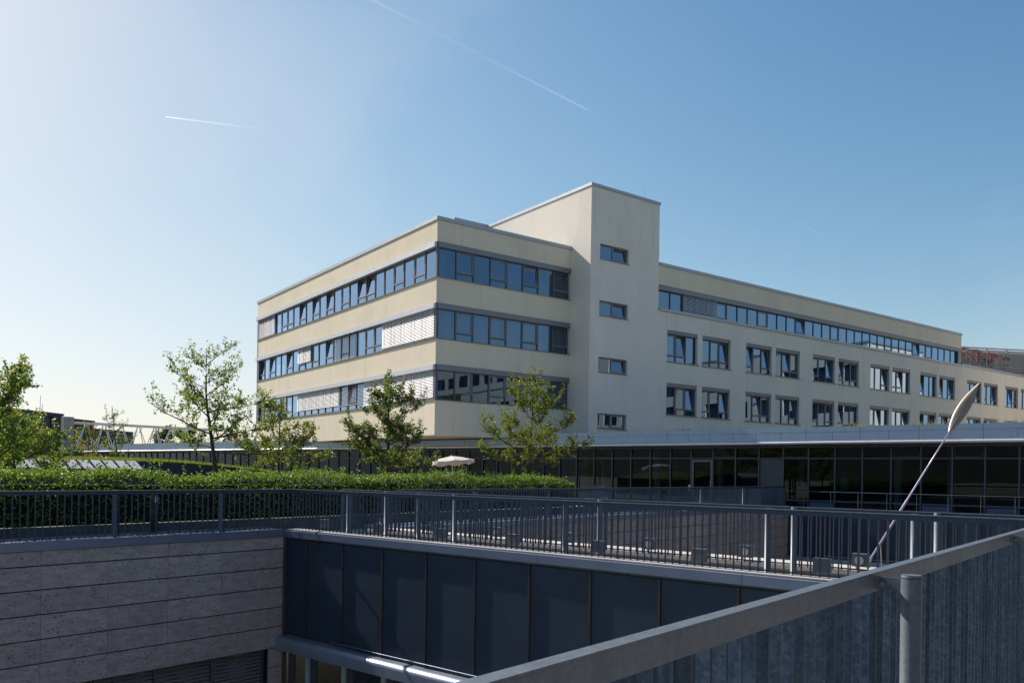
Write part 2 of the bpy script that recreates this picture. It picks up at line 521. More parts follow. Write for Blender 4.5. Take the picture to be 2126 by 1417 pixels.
def link(name, data, parent=None, loc=(0, 0, 0), rz=0):
    o = bpy.data.objects.new(name, data)
    COL.objects.link(o)
    o.location = loc
    if rz: o.rotation_euler = (0, 0, rz)
    if parent is not None: o.parent = parent
    return o


def tag(o, label, cat, group=None, kind=None):
    if label: o['label'] = label
    if cat: o['category'] = cat
    if group: o['group'] = group
    if kind: o['kind'] = kind
    return o


def thing(name, label, cat, loc, rz=0, group=None):
    return tag(link(name, None, None, loc, rz), label, cat, group)


def structure(o):
    o['kind'] = 'structure'
    return o


def stuff(o):
    o['kind'] = 'stuff'
    return o


CACHE = {}


def shared(key, fn):
    if key not in CACHE: CACHE[key] = fn()
    return CACHE[key]


# ------------------------------------------------------------------ ground with the two sunken courts
C1 = (-14.77, -1.09, -14.0, 10.18)      # s0 s1 b0 b1
C2 = (-13.80, -1.09, 12.25, 35.87)
FLOOR = -5.2


def build_ground():
    S = [-3000, C1[0], C2[0], -1.09, 3000]
    B = [-3000, -14.0, 10.18, 12.25, 35.87, 3000]
    mb = MB()
    for i in range(4):
        for j in range(5):
            sm, bm_ = (S[i] + S[i + 1]) / 2, (B[j] + B[j + 1]) / 2
            if C1[0] < sm < C1[1] and C1[2] < bm_ < C1[3]: continue
            if C2[0] < sm < C2[1] and C2[2] < bm_ < C2[3]: continue
            zg = -.304 if i == 3 else 0.0
            mb.quad(FW(S[i], B[j], zg), FW(S[i + 1], B[j], zg), FW(S[i + 1], B[j + 1], zg), FW(S[i], B[j + 1], zg))
    structure(mb.build('ground', 'ground'))
    f1 = MB().quad(FW(C1[0] - .5, C1[2], FLOOR), FW(C1[1] + .5, C1[2], FLOOR), FW(C1[1] + .5, C1[3] + .5, FLOOR), FW(C1[0] - .5, C1[3] + .5, FLOOR))
    structure(f1.build('courtyard_floor', 'paving'))
    f2 = MB().quad(FW(C2[0] - .5, C2[2] - .3, FLOOR), FW(C2[1] + .5, C2[2] - .3, FLOOR), FW(C2[1] + .5, C2[3] + .5, FLOOR), FW(C2[0] - .5, C2[3] + .5, FLOOR))
    structure(f2.build('courtyard_floor', 'paving'))
    # paved terrace round the courts, 4 mm over the ground
    t = MB()
    def pv(s0, s1, b0, b1, z=0.004):
        t.quad(FW(s0, b0, z), FW(s1, b0, z), FW(s1, b1, z), FW(s0, b1, z))
    pv(-16.0, -14.77, -14, 35.87); pv(-14.77, -13.8, 12.25, 35.87)
    pv(-40, -16.0, 23.0, 36.9)
    pv(-1.09, 3, -14, 40, -.30)
    structure(t.build('terrace_paving', 'paving'))


build_ground()


def build_hills():
    random.seed(4)
    mb = MB()
    N = 160
    rows = [(330, 0.0), (380, 0.55), (470, 0.85), (640, 1.0), (900, 0.9)]
    idx = []
    for r, k in rows:
        row = []
        for i in range(N):
            a = 2 * math.pi * i / N
            yaw = math.degrees(math.atan2(math.sin(a), math.cos(a)))
            front = max(0.0, math.cos(R(yaw)))        # in front of the camera the land is low
            h = 6 + 34 * (1 - front) ** 1.3
            h *= 0.8 + 0.25 * math.sin(3 * a + 1) + 0.12 * math.sin(11 * a) + 0.06 * random.uniform(-1, 1)
            row.append(len(mb.v))
            mb.v.append((math.sin(a) * r, math.cos(a) * r, -0.5 + h * k * r / 640))
        idx.append(row)
    for j in range(len(rows) - 1):
        for i in range(N):
            mb.f.append((idx[j][i], idx[j][(i + 1) % N], idx[j + 1][(i + 1) % N], idx[j + 1][i]))
    structure(mb.build('hills', 'hill', smooth=True))


build_hills()

# ------------------------------------------------------------------ courtyard walls


def copings(parent, along, lo, hi, step, fn, mat='coping'):
    n = max(1, round((hi - lo) / step))
    st = (hi - lo) / n
    for i in range(n):
        fn(lo + i * st + 0.003, lo + (i + 1) * st - 0.003).build('coping', mat, parent)


def stone_wall(label, s, b0, b1, z_rows, joints, mat, window=None, face_t=0.04, coping_step=3.1):
    w = thing('stone_wall', label, 'wall', FW(s, b0, FLOOR), FROT)
    L = b1 - b0
    zz = -FLOOR
    # backing
    bk = MB()
    zb = z_rows[-1] + zz
    bk.box(-0.9, -face_t - 0.03, 0.0, L, zb if window else 0.0, 0.04 + zz)
    if window:
        bk.box(-0.9, -0.35, 0.0, L, 0.0, zb)
    bk.build('backing', 'dark_soffit', w)
    js = [j - b0 for j in joints]
    for r in range(len(z_rows) - 1):
        zt, zl = z_rows[r] + zz, z_rows[r + 1] + zz
        for i in range(len(js) - 1):
            a, b = js[i] + 0.0028, js[i + 1] - 0.0028
            d = random.Random(r * 131 + i).uniform(0, 0.004)
            MB().box(-face_t - d, -d, a, b, zl + 0.010, zt - 0.010).build('stone_slab', mat, w)
    copings(w, 'b', 0, L, coping_step, lambda a, b: MB().box(-1.0, 0.02, a, b, 0.046 + zz, 0.2 + zz))
    return w, zz


rows = [0.046, -0.21, -0.614, -1.03, -1.447, -1.85, -2.30]
jts = [10.18] + [9.82 - 1.105 * k for k in range(14)]
jts = sorted(jts)
wall1, zz = stone_wall('grey travertine slab wall of the near courtyard above shaded louvre blinds', -14.77, jts[0], 10.14, rows, [j if j < 10.1 else 10.14 for j in jts], 'travertine', window=True)
# lower window strip with blinds under the stone wall, and stone return at the corner
b0 = jts[0]
for r in range(6):
    zt = rows[-1] - 0.40 * r
    MB().box(-0.04, 0.0, 9.82 - b0 + .002, 10.14 - b0, max(0, zt - 0.40 + 0.006 + zz), zt - 0.006 + zz).build('stone_slab', 'travertine', wall1)
wk = 9.78
k = 0
while wk > 0:
    a, b = wk - 1.13, wk
    mbs = MB()
    for i in range(36):
        z = rows[-1] - 0.03 - i * 0.075
        y0 = -0.20
        mbs.v += [(y0 - .035, a + .03 - b0, z + zz + .018), (y0 + .035, a + .03 - b0, z + zz - .02), (y0 + .035, b - .03 - b0, z + zz - .02), (y0 - .035, b - .03 - b0, z + zz + .018)]
        n = len(mbs.v) - 4
        mbs.f.append((n, n + 1, n + 2, n + 3))
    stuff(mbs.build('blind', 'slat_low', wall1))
    MB().box(-0.26, -0.16, b - .015 - b0, b + .015 - b0, 0, rows[-1] + zz).build('window_mullion', 'frame_dark', wall1)
    MB().quad((-.3, a - b0, 0), (-.3, b - b0, 0), (-.3, b - b0, rows[-1] + zz), (-.3, a - b0, rows[-1] + zz)).build('pane', 'glass_low', wall1)
    wk -= 1.16
    k += 1

# wall of the second courtyard
rows2 = [0.046, -0.36, -0.77, -1.18, -1.59, -2.0, -2.41, -2.82, -3.23]
j2 = [12.35 + 1.105 * i for i in range(22)] + [35.87]
stone_wall('warm brown travertine wall of the far courtyard seen through the walkway railings', -13.80, 12.35, 35.87, rows2, j2, 'travertine_w')


def panel_wall(label, b, s0, s1, first, mod, facing, zt=0.0, zb=-2.05, lower=True):
    """dark cladding panels in bronze mullions, rolled edge, glazing below; origin at s0"""
    w = thing('panel_wall', label, 'wall', FW(s0, b, FLOOR), FROT)
    zz = -FLOOR
    L = s1 - s0
    MB().box(0, L, 0.06, 0.45, zb + zz, 0.03 + zz).build('backing', 'concrete', w)
    xs = [0.0, first]
    while xs[-1] + mod < L - 0.2: xs.append(xs[-1] + mod)
    xs.append(L)
    for i in range(len(xs) - 1):
        MB().box(xs[i] + .028, xs[i + 1] - .028, 0.012, 0.05, zb + zz + .02, zt + zz - .01).build('cladding_panel', 'panel_dark', w)
        if 0 < i:
            MB().box(xs[i] - .02, xs[i] + .02, -0.012, 0.05, zb + zz + .02, zt + zz - .01).build('mullion', 'panel_bar', w)
    MB().box(0.04, 0.10, -0.014, 0.05, zb + zz + .02, zt + zz - .01).build('mullion', 'panel_bar', w)
    MB().box(-.85, .038, -.037, .055, 0, 0.04 + zz).build('corner_strip', 'frame_dark', w)
    # rolled aluminium edge: rounded top, flat drop
    prof = []
    for i in range(9):
        t = math.pi * i / 8 / 2
        prof.append((-0.10 - 0.12 * math.sin(t) + 0.0, zb + zz - 0.10 + 0.10 * math.cos(t)))
    prof = [(0.05, zb + zz)] + [(-0.02, zb + zz)] + [(p[0], p[1]) for p in prof] + [(-0.22, zb + zz - 0.27), (0.05, zb + zz - 0.27)]
    st = L / max(1, round(L / 3.5))
    x = 0.0
    while x < L - 0.01:
        MB().extrude_x(prof, x - (0.06 if x == 0 else -.002), min(L, x + st) - .002).build('rolled_edge', 'tube_dull', w)
        x += st
    MB().tube([(1.7, -0.08, zb + zz + .10), (L, -0.08, zb + zz + .10)], 0.006, 5).build('safety_cable', 'steel', w)
    if lower:
        for i in range(len(xs) - 1):
            MB().quad((xs[i], 0.12, 0), (xs[i + 1], 0.12, 0), (xs[i + 1], 0.12, zb + zz - .3), (xs[i], 0.12, zb + zz - .3)).build('pane', 'glass_low', w)
            MB().box(xs[i + 1] - .05, xs[i + 1] + .05, 0.05, 0.2, 0, zb + zz - .31).build('window_mullion', 'column', w)
            MB().box(xs[i] + .12, xs[i] + .22, 0.06, 0.16, 0, zb + zz - .31).build('window_frame', 'frame_dark', w)
    else:
        MB().box(0, L, 0.1, 0.4, 0, zb + zz - .31).build('base_wall', 'concrete', w)
    return w


pw = panel_wall('dark blue cladding panel wall under the walkway facing the near courtyard', 10.18, -14.77, -1.09, 0.76, 1.18, -1)
# lamp-lit nothing: room behind the lower glazing
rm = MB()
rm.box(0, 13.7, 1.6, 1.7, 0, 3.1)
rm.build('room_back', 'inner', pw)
# coping of the walkway edge: three thin folded layers
zz = -FLOOR
for i in range(4):
    a, b = i * 3.42 + .003, (i + 1) * 3.42 - .003
    MB().box(a, b, -0.03, 0.045, 0.04 + zz, 0.172 + zz).build('coping', 'coping', pw)
    MB().box(a, b, -0.022, -0.008, 0.1725 + zz, 0.180 + zz).build('coping_lip', 'pale_stone', pw)
    MB().box(a, b, 0.02, 0.046, 0.1725 + zz, 0.196 + zz).build('coping_step', 'coping', pw)
    MB().box(a, b, 0.047, 0.30, 0.05 + zz, 0.204 + zz).build('coping_upstand', 'pale_stone', pw)
panel_wall('dark cladding wall on the far side of the second courtyard', 35.87, -13.80, -1.09, 0.6, 1.16, -1, lower=False)

# near side walls of the courts, below the camera's terrace
for nm, lab, b0_, b1_ in (('court_wall', 'plain concrete wall under the foreground railing of the near courtyard', -14.0, 10.18), ('court_wall', 'plain concrete wall closing the far courtyard on the right', 12.25, 35.87)):
    o = MB().box(0.02, 0.4, 0.0, b1_ - b0_, 0.0, -FLOOR - 0.32).build(nm, 'concrete', None, FW(-1.09, b0_, FLOOR), FROT)
    tag(o, lab, 'wall')
o = MB().box(0, 13.7, -0.4, -0.02, 0, -FLOOR - .02).build('court_wall', 'concrete', None, FW(-14.77, -14.0, FLOOR), FROT)
tag(o, 'plain concrete end wall of the near courtyard, left of the picture', 'wall')

# walkway slab with parapets
wy = MB()
wy.box(0, 13.68, 0.30, 1.36, -0.05, 0.05)
ow = structure(wy.build('walkway', 'paving', None, FW(-14.77, 10.18, 0), FROT))
pp = thing('parapet', 'low sunlit stone parapet along the far side of the walkway', 'parapet', FW(-13.78, 11.58, 0), FROT)
for i in range(8):
    a, b = i * 1.585 + .003, (i + 1) * 1.585 - .003
    MB().box(a, b, 0, 0.66, 0.135, 0.2).build('parapet_slab', 'pale_stone', pp)
MB().box(0, 12.68, 0.04, 0.62, 0.075, 0.13).build('parapet_body', 'concrete', pp)
MB().box(0, 12.68, 0.62, 0.665, -5.2, 0.13).build('back_wall', 'concrete', pp)

# ------------------------------------------------------------------ railings (fins on a flat rail, posts on the walkway side)
RAIL_T = 1.05


def railing(label, p0, length, rz, side, posts, z0=0.2, spacing=0.115, extra_bottom=True, fin=0.04):
    """runs along local +x from p0; side=+1: posts on local +y"""
    t = thing('railing', label, 'railing', (p0[0], p0[1], z0), rz, 'galvanised railings round the courtyards')
    h = RAIL_T - z0
    # rail: angle section, top flange and deep face
    MB().box(0, length, -0.03 if side > 0 else -0.02, 0.02 if side > 0 else 0.03, h - 0.012, h).build('top_rail', 'galv', t)
    MB().box(0, length, -0.012, -0.004, h - 0.075, h - 0.0125).build('rail_face', 'galv_d', t)
    n = int(length / spacing)
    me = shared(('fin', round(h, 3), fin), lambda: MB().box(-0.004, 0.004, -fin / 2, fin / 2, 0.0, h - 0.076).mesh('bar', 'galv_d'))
    for i in range(n + 1):
        link('bar', me, t, (0.03 + i * spacing, 0.0, 0.012))
    MB().box(0, length, -0.006, 0.006, 0.03, 0.05).build('bottom_rail', 'galv_d', t)
    for x in posts:
        y = side * 0.14
        pst = MB().tube([(x, y, -0.15), (x, y, h - 0.006), (x, y, h)], [0.043, 0.043, 0.0405], 20).build('post', 'galv', t, smooth=False)
        pst.data.polygons.foreach_set('use_smooth', [len(p.vertices) == 4 for p in pst.data.polygons])
        y0, y1 = sorted((side * 0.003, side * 0.10))
        MB().box(x - 0.004, x + 0.004, y0, y1, h - 0.075, h - 0.018).build('bracket', 'galv', pst)
        MB().tube([(x - 0.02, side * 0.03, h - 0.048), (x + 0.02, side * 0.03, h - 0.048)], 0.011, 6).build('bolt', 'steel', pst)
    return t


EY = FROT + math.pi / 2     # local +x runs along +b
# left railing on the stone wall (posts on the far side: local +y = -s)
railing('galvanised bar railing on the travertine wall in front of the hedge', FW(-14.75, 1.0), 9.32, EY, 1, [0.6, 3.75, 5.65, 7.74])
# near railing of the walkway
railing('near railing of the walkway above the dark cladding panels', FW(-14.75, 10.34), 13.5, FROT, 1, [1.72, 3.75, 7.11, 10.45, 12.24], fin=0.036)
# far railing of the walkway (posts towards the camera)
railing('far railing of the walkway with low lamps at its foot', FW(-14.35, 11.36), 13.1, FROT, -1, [0.18, 1.61, 3.57, 6.89, 10.12, 11.93], fin=0.036)
# second courtyard railing
railing('long receding railing on the warm stone wall in front of the pavilion', FW(-13.82, 12.45), 21.6, EY, 1, [2.86, 5.9, 12.19, 15.25, 19.0])
# end return of that railing
railing('short railing return by the grey infill panel at the pavilion', FW(-13.78, 34.05), 1.4, EY, 1, [1.2], spacing=0.115)
# foreground railing beside the camera
FG = thing('railing', 'big foreground railing with round post cutting across the lower right corner', 'railing', FW(-1.09, -1.6, -0.29), EY, 'galvanised railings round the courtyards')


def foreground():
    L = 14.0
    h = RAIL_T + 0.29 - .005
    # top flange with a slightly rounded edge and a deep face
    MB().box(0, L, -0.006, 0.045, h - 0.008, h).build('top_rail', 'galv', FG)
    MB().box(0, L, -0.006, 0.0, h - 0.085, h - 0.0085).build('rail_face', 'galv', FG)
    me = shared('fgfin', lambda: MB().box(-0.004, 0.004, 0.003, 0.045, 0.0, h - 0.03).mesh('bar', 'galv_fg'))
    for i in range(int(L / 0.112)):
        link('bar', me, FG, (0.03 + i * 0.112, 0.0, 0.0))
    MB().box(0, L, 0.0465, 0.0545, 0.04, 0.08).build('bottom_rail', 'galv_d', FG)
    for x in (1.9, 5.49, 9.12, 12.7):
        y = -0.15
        pst = MB().tube([(x, y, -0.1), (x, y, h - 0.01), (x, y, h - 0.004), (x, y, h)], [0.043, 0.043, 0.0425, 0.040], 28).build('post', 'galv', FG)
        pst.data.polygons.foreach_set('use_smooth', [len(p.vertices) == 4 for p in pst.data.polygons])
        MB().tube([(x, y, h - 0.016), (x, y, h - 0.012)], 0.0437, 28).build('cap_seam', 'galv_d', pst)
        MB().box(x - 0.005, x + 0.005, -0.112, -0.009, h - 0.078, h - 0.018).build('bracket', 'galv', pst)
        MB().tube([(x - 0.022, -0.035, h - 0.05), (x + 0.022, -0.035, h - 0.05)], [0.013, 0.013], 6).build('bolt', 'steel', pst)


foreground()

# ------------------------------------------------------------------ low lamps along the walkway


def lamp_boxes():
    ordn = ['first', 'second', 'third', 'fourth', 'fifth', 'sixth', 'seventh']
    def one(s, b, face, label, group):
        t = thing('path_lamp', label, 'lamp', FW(s, b, 0.2), FROT, group)
        box = MB().box(-0.10, 0.10, -0.06, 0.06, 0.055, 0.225).build('housing', 'galv', t)
        MB().box(-0.104, 0.104, -0.064, 0.064, 0.2255, 0.231).build('lid', 'galv', t)
        MB().tube([(-0.055, 0, -.15 if face > 0 else 0.0), (-0.055, 0, 0.056)], 0.012, 8).build('leg', 'white_metal', t)
        yy = 0.061 * face
        lm = MB()
        n = 16
        lm.tube([(0, yy, 0.14), (0, yy + face * 0.006, 0.14)], 0.058, n)
        lm.build('lens', 'lens', t)
    for i in range(7):
        one(-13.93 + 1.72 * i, 10.56, 1, 'galvanised box lamp of the near row, %s from the left' % ordn[i], 'lamps of the near row')
    for i in range(7):
        one(-13.33 + 1.645 * i, 11.50 + 0.14, -1, 'box lamp with round lens in the far row, %s from the left' % ordn[i], 'lamps of the far row')


lamp_boxes()

# bollard lights behind the left railing
for b_, lab_ in ((4.62, 'dark bollard light behind the railing at the left picture edge'), (7.72, 'dark bollard light behind the railing left of the courtyard corner')):
    bl = thing('bollard_light', lab_, 'bollard', FW(-15.55, b_, .004), FROT, 'bollard lights by the hedge')
    MB().box(-.05, .05, -.05, .05, .02, .98).build('post', 'panel_bar', bl)
    MB().box(.0505, .056, -.03, .03, .78, .9).build('lens', 'lens', bl)
    MB().box(-.12, .12, -.12, .12, 0, .02).build('base_plate', 'galv', bl)

# ------------------------------------------------------------------ office building
OB = thing('office_building', 'cream and pale grey office building with ribbon windows and a taller stair tower', 'building', (KX, KY, 0), BROT)
LQ = 29.4          # left facade length
RP = 9.71          # right facade of the corner block
TQ = -1.84         # plane of tower and long wing
SOFF = 3.5
TOP = 15.42
bands = [(3.5, 5.43), (7.43, 8.84), (10.84, 12.25), (14.24, 15.42)]
TH = 0.38


def block_walls():
    for z0, z1 in bands:
        m = MB()
        m.box(0, RP, 0, TH, z0, z1)
        m.box(0, TH, TH, LQ, z0, z1)
        m.box(TH, RP + 6, LQ - TH, LQ, z0, z1)
        m.build('spandrel_wall', 'cream', OB)
    # end wall strip at the back and slabs
    for z in (3.56, 7.0, 10.4, 13.8):
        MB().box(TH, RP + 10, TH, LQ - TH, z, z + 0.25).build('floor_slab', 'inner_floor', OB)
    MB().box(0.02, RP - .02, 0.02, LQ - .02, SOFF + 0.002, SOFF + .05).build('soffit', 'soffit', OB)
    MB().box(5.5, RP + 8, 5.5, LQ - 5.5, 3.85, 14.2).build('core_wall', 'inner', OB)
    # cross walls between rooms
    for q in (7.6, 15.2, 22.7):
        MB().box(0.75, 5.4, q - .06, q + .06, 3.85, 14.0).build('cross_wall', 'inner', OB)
    MB().box(TH, RP + 10, TH, LQ - TH, 15.0, 15.2).build('roof', 'roof', OB)
    MB().box(0, .6, LQ - .5, LQ, 3.5, 14.3).build('corner_pier', 'frame_dark', OB)


block_walls()


def caps():
    m = MB()
    m.prism([(-.06, -.06), (RP, -.06), (RP, .42), (.42, .42), (.42, LQ + .06), (-.06, LQ + .06)], 15.424, 15.63)
    m.build('parapet_cap', 'cap', OB)
    m = MB()
    t0, t1 = RP, 15.63
    m.box(t0 - .05, t1 + .05, TQ - .05, 9.2, 18.96, 19.14)
    m.build('parapet_cap', 'cap', OB)
    MB().box(RP + .0, 57.2, TQ - .05, TQ + .5, 15.06, 15.26) if 0 else None
    MB().box(15.66, 56.75, TQ - .06, TQ + .5, 15.08, 15.27).build('parapet_cap', 'cap', OB)
    MB().box(56.3, 56.76, TQ + .51, TQ + 12, 15.08, 15.27).build('parapet_cap', 'cap', OB)
    MB().box(56.77, 95, TQ - .06, TQ + .5, 12.22, 12.44).build('parapet_cap', 'cap', OB)
    # low rooftop housing beside the tower
    MB().box(6.9, t1, 9.2, 15, 15.1, 18.955).build('tower_wall', 'grey_render', OB)
    MB().box(6.83, t1 + .05, 9.201, 15.06, 18.96, 19.17).build('parapet_cap', 'cap', OB)


caps()


def window(parent, face, u, d, z, w_, h_, operable=False, tilt=0.0, transom=0.42, fr=0.045, mat='frame_dark', sash='sash_grey', curtain=None, glassm='glass_off', top=False):
    """local: x along, y inward, z up. face 'R': looks to -q; 'L': looks to -p"""
    if face == 'R': loc, rz = (u, d, z), 0.0
    else: loc, rz = (d, u, z), -math.pi / 2
    key = ('wf', round(w_, 3), round(h_, 3), operable, transom, fr, mat)
    def mk():
        m = MB()
        m.box(0, fr, 0, .09, 0, h_).box(w_ - fr, w_, 0, .09, 0, h_).box(fr, w_ - fr, 0, .09, 0, fr).box(fr, w_ - fr, 0, .09, h_ - fr, h_)
        if operable: m.box(fr, w_ - fr, 0.0, .09, transom - .03, transom + .03)
        return m.mesh('window', mat)
    wo = link('window', shared(key, mk), parent, loc, rz)
    x0, x1 = fr, w_ - fr
    def pane(za, zb, ylo):
        return shared(('p', round(x1 - x0, 3), round(zb - za, 3), glassm), lambda: MB().quad((x0, 0, 0), (x1, 0, 0), (x1, 0, zb - za), (x0, 0, zb - za)).mesh('pane', glassm))
    if not operable:
        link('pane', pane(fr, h_ - fr, .04), wo, (0, .045, fr))
    else:
        link('pane', pane(fr, transom - .03, .04), wo, (0, .045, fr))
        za, zb = transom + .035, h_ - fr - .005
        def mks():
            m = MB(); hh = zb - za; e = 0.055
            m.box(x0, x0 + e, -.02, .05, 0, hh).box(x1 - e, x1, -.02, .05, 0, hh).box(x0 + e, x1 - e, -.02, .05, 0, e).box(x0 + e, x1 - e, -.02, .05, hh - e, hh)
            return m.mesh('sash', sash)
        so_ = link('sash', shared(('s', round(x1 - x0, 3), round(zb - za, 3), sash), mks), wo, (0, .03, za))
        po = link('pane', pane(za, zb, 0), wo, (0, .05, za))
        if tilt:
            so_.rotation_euler = (-R(tilt), 0, 0)
            po.rotation_euler = (-R(tilt), 0, 0)
    if curtain:
        cx0, cx1, cz0 = curtain
        m = MB()
        n = 24
        prev = None
        for i in range(n + 1):
            t = cx0 + (cx1 - cx0) * i / n
            yy = .30 + .035 * math.sin(i * 1.9) + .012 * math.sin(i * 4.1)
            cur = ((t * w_, yy, cz0), (t * w_, yy, h_ - .02))
            if prev: m.quad(prev[0], cur[0], cur[1], prev[1])
            prev = cur
        m.build('curtain', 'curtain', wo)
    return wo


def blind(parent, face, u, d, z0, z1, w_, pitch=0.085, ang=38, mat='slat'):
    if face == 'R': loc, rz = (u, d, 0), 0
    else: loc, rz = (d, u, 0), -math.pi / 2
    m = MB()
    z = z1
    c, s_ = math.cos(R(ang)) * 0.042, math.sin(R(ang)) * 0.042
    while z > z0 + .05:
        # slightly curved slat: two facets
        m.quad((0.012, -c, z - s_), (w_ - .012, -c, z - s_), (w_ - .012, 0, z + .006), (0.012, 0, z + .006))
        m.quad((0.012, 0, z + .006), (w_ - .012, 0, z + .006), (w_ - .012, c, z + s_), (0.012, c, z + s_))
        z -= pitch
    m.box(0.01, w_ - .01, -.04, .04, z0, z0 + .03)
    for x in (0.18 * w_, 0.82 * w_):
        m.box(x - .008, x + .008, -.05, -.046, z0, z1)
    o = m.build('blind', mat, parent, loc, rz)
    return stuff(o)


def left_face():
    rnd = random.Random(11)
    N = 23
    mod = (29.08 - 0.22) / N
    storeys = [(5.43, 7.43), (8.84, 10.84), (12.25, 14.24)]
    # operable pattern and tilted ones per storey, counted from the corner
    tilted = {2: {6, 7, 11, 13, 15}, 1: {11, 17, 20, 22}, 0: {8, 20}}
    oper = {2: {1, 3, 6, 7, 9, 11, 13, 15, 17, 18}, 1: {5, 6, 9, 11, 13, 15, 17, 20, 22}, 0: {8, 10, 20, 17}}
    blinds = {2: [(20, 22, 0.0, 45)], 1: [(0, 4, .02, 58), (14, 15, .45, 50), (8, 10, 0.0, 12)], 0: [(0, 6, .05, 58), (10, 15, .30, 58), (7, 9, .25, 12)]}
    for st, (z0, z1) in enumerate(storeys):
        zb = z1 - 0.30
        for i in range(N):
            u1 = 0.22 + (i + 1) * mod
            op = i in oper[st]
            cur = None
            if rnd.random() < 0.35: cur = (rnd.choice([0.0, 0.5]), rnd.choice([0.5, 1.0]), 0.1)
            if cur and cur[0] >= cur[1]: cur = (0, 1, .1)
            window(OB, 'L', u1, 0.10, z0 + .03, mod, zb - z0 - .03, op, (5.5 + rnd.random() * 2) if i in tilted[st] else 0, curtain=cur)
        for a, b, lift, ang in blinds[st]:
            for i in range(a, b + 1):
                blind(OB, 'L', 0.22 + (i + 1) * mod, 0.02, z0 + .10 + lift, zb - .03, mod, ang=ang + rnd.uniform(-2, 2))
        # projecting light box over the windows, sill below
        n = 8
        for i in range(n):
            a, b = 0.05 + i * (LQ - .05) / n + .002, 0.05 + (i + 1) * (LQ - .05) / n - .002
            m = MB()
            m.prism([(-.14, a), (-.14, b), (.09, b), (.09, a)], zb, z1 - .03)
            m.build('blind_box', 'box_light', OB)
        MB().box(-.07, .10, 0.0, LQ - .05, z0 + .002, z0 + .028).build('sill', 'sill', OB)
        MB().box(.20, .205, .22, LQ, z0, z0 + .02).build('sill_seal', 'frame_dark', OB)


left_face()


def right_face():
    rnd = random.Random(5)
    mod = 1.175
    storeys = [(5.43, 7.43), (8.84, 10.84), (12.25, 14.24)]
    for st, (z0, z1) in enumerate(storeys):
        zb = z1 - .30
        tl = {2: {7, 5}, 1: {7}, 0: {7, 5}}[st]
        for i in range(8):
            u = 0.17 + i * mod
            op = i % 2 == 1
            cur = None
            if st == 1: cur = [(0, .9, .1), (0, 1, .1), (0, 1, .1), (0, .8, .1), (0, 1, .1), (0, .9, .1), (.1, .5, .1), None][i]
            elif st == 2: cur = (0, .5, .1) if i in (0, 6) else None
            else: cur = (0.0, .45, .1) if i == 0 else None
            window(OB, 'R', u, .10, z0 + .03, mod, zb - z0 - .03, op, 6.5 if i in tl else 0, curtain=cur)
        if st == 2:
            for i in (4, 5): blind(OB, 'R', 0.17 + i * mod, .27, z0 + .45, zb - .05, mod, ang=55)
        MB().box(0.06, RP - .01, -.035, .10, zb, z1 - .002).build('blind_box', 'frame_grey', OB)
        MB().box(0.0, RP - .01, -.06, .10, z0 + .001, z0 + .029).build('sill', 'sill', OB)
        # dark corner post
        MB().box(.02, .17, .02, .17, z0 + .03, z1 - .01).build('corner_post', 'frame_dark', OB)


right_face()


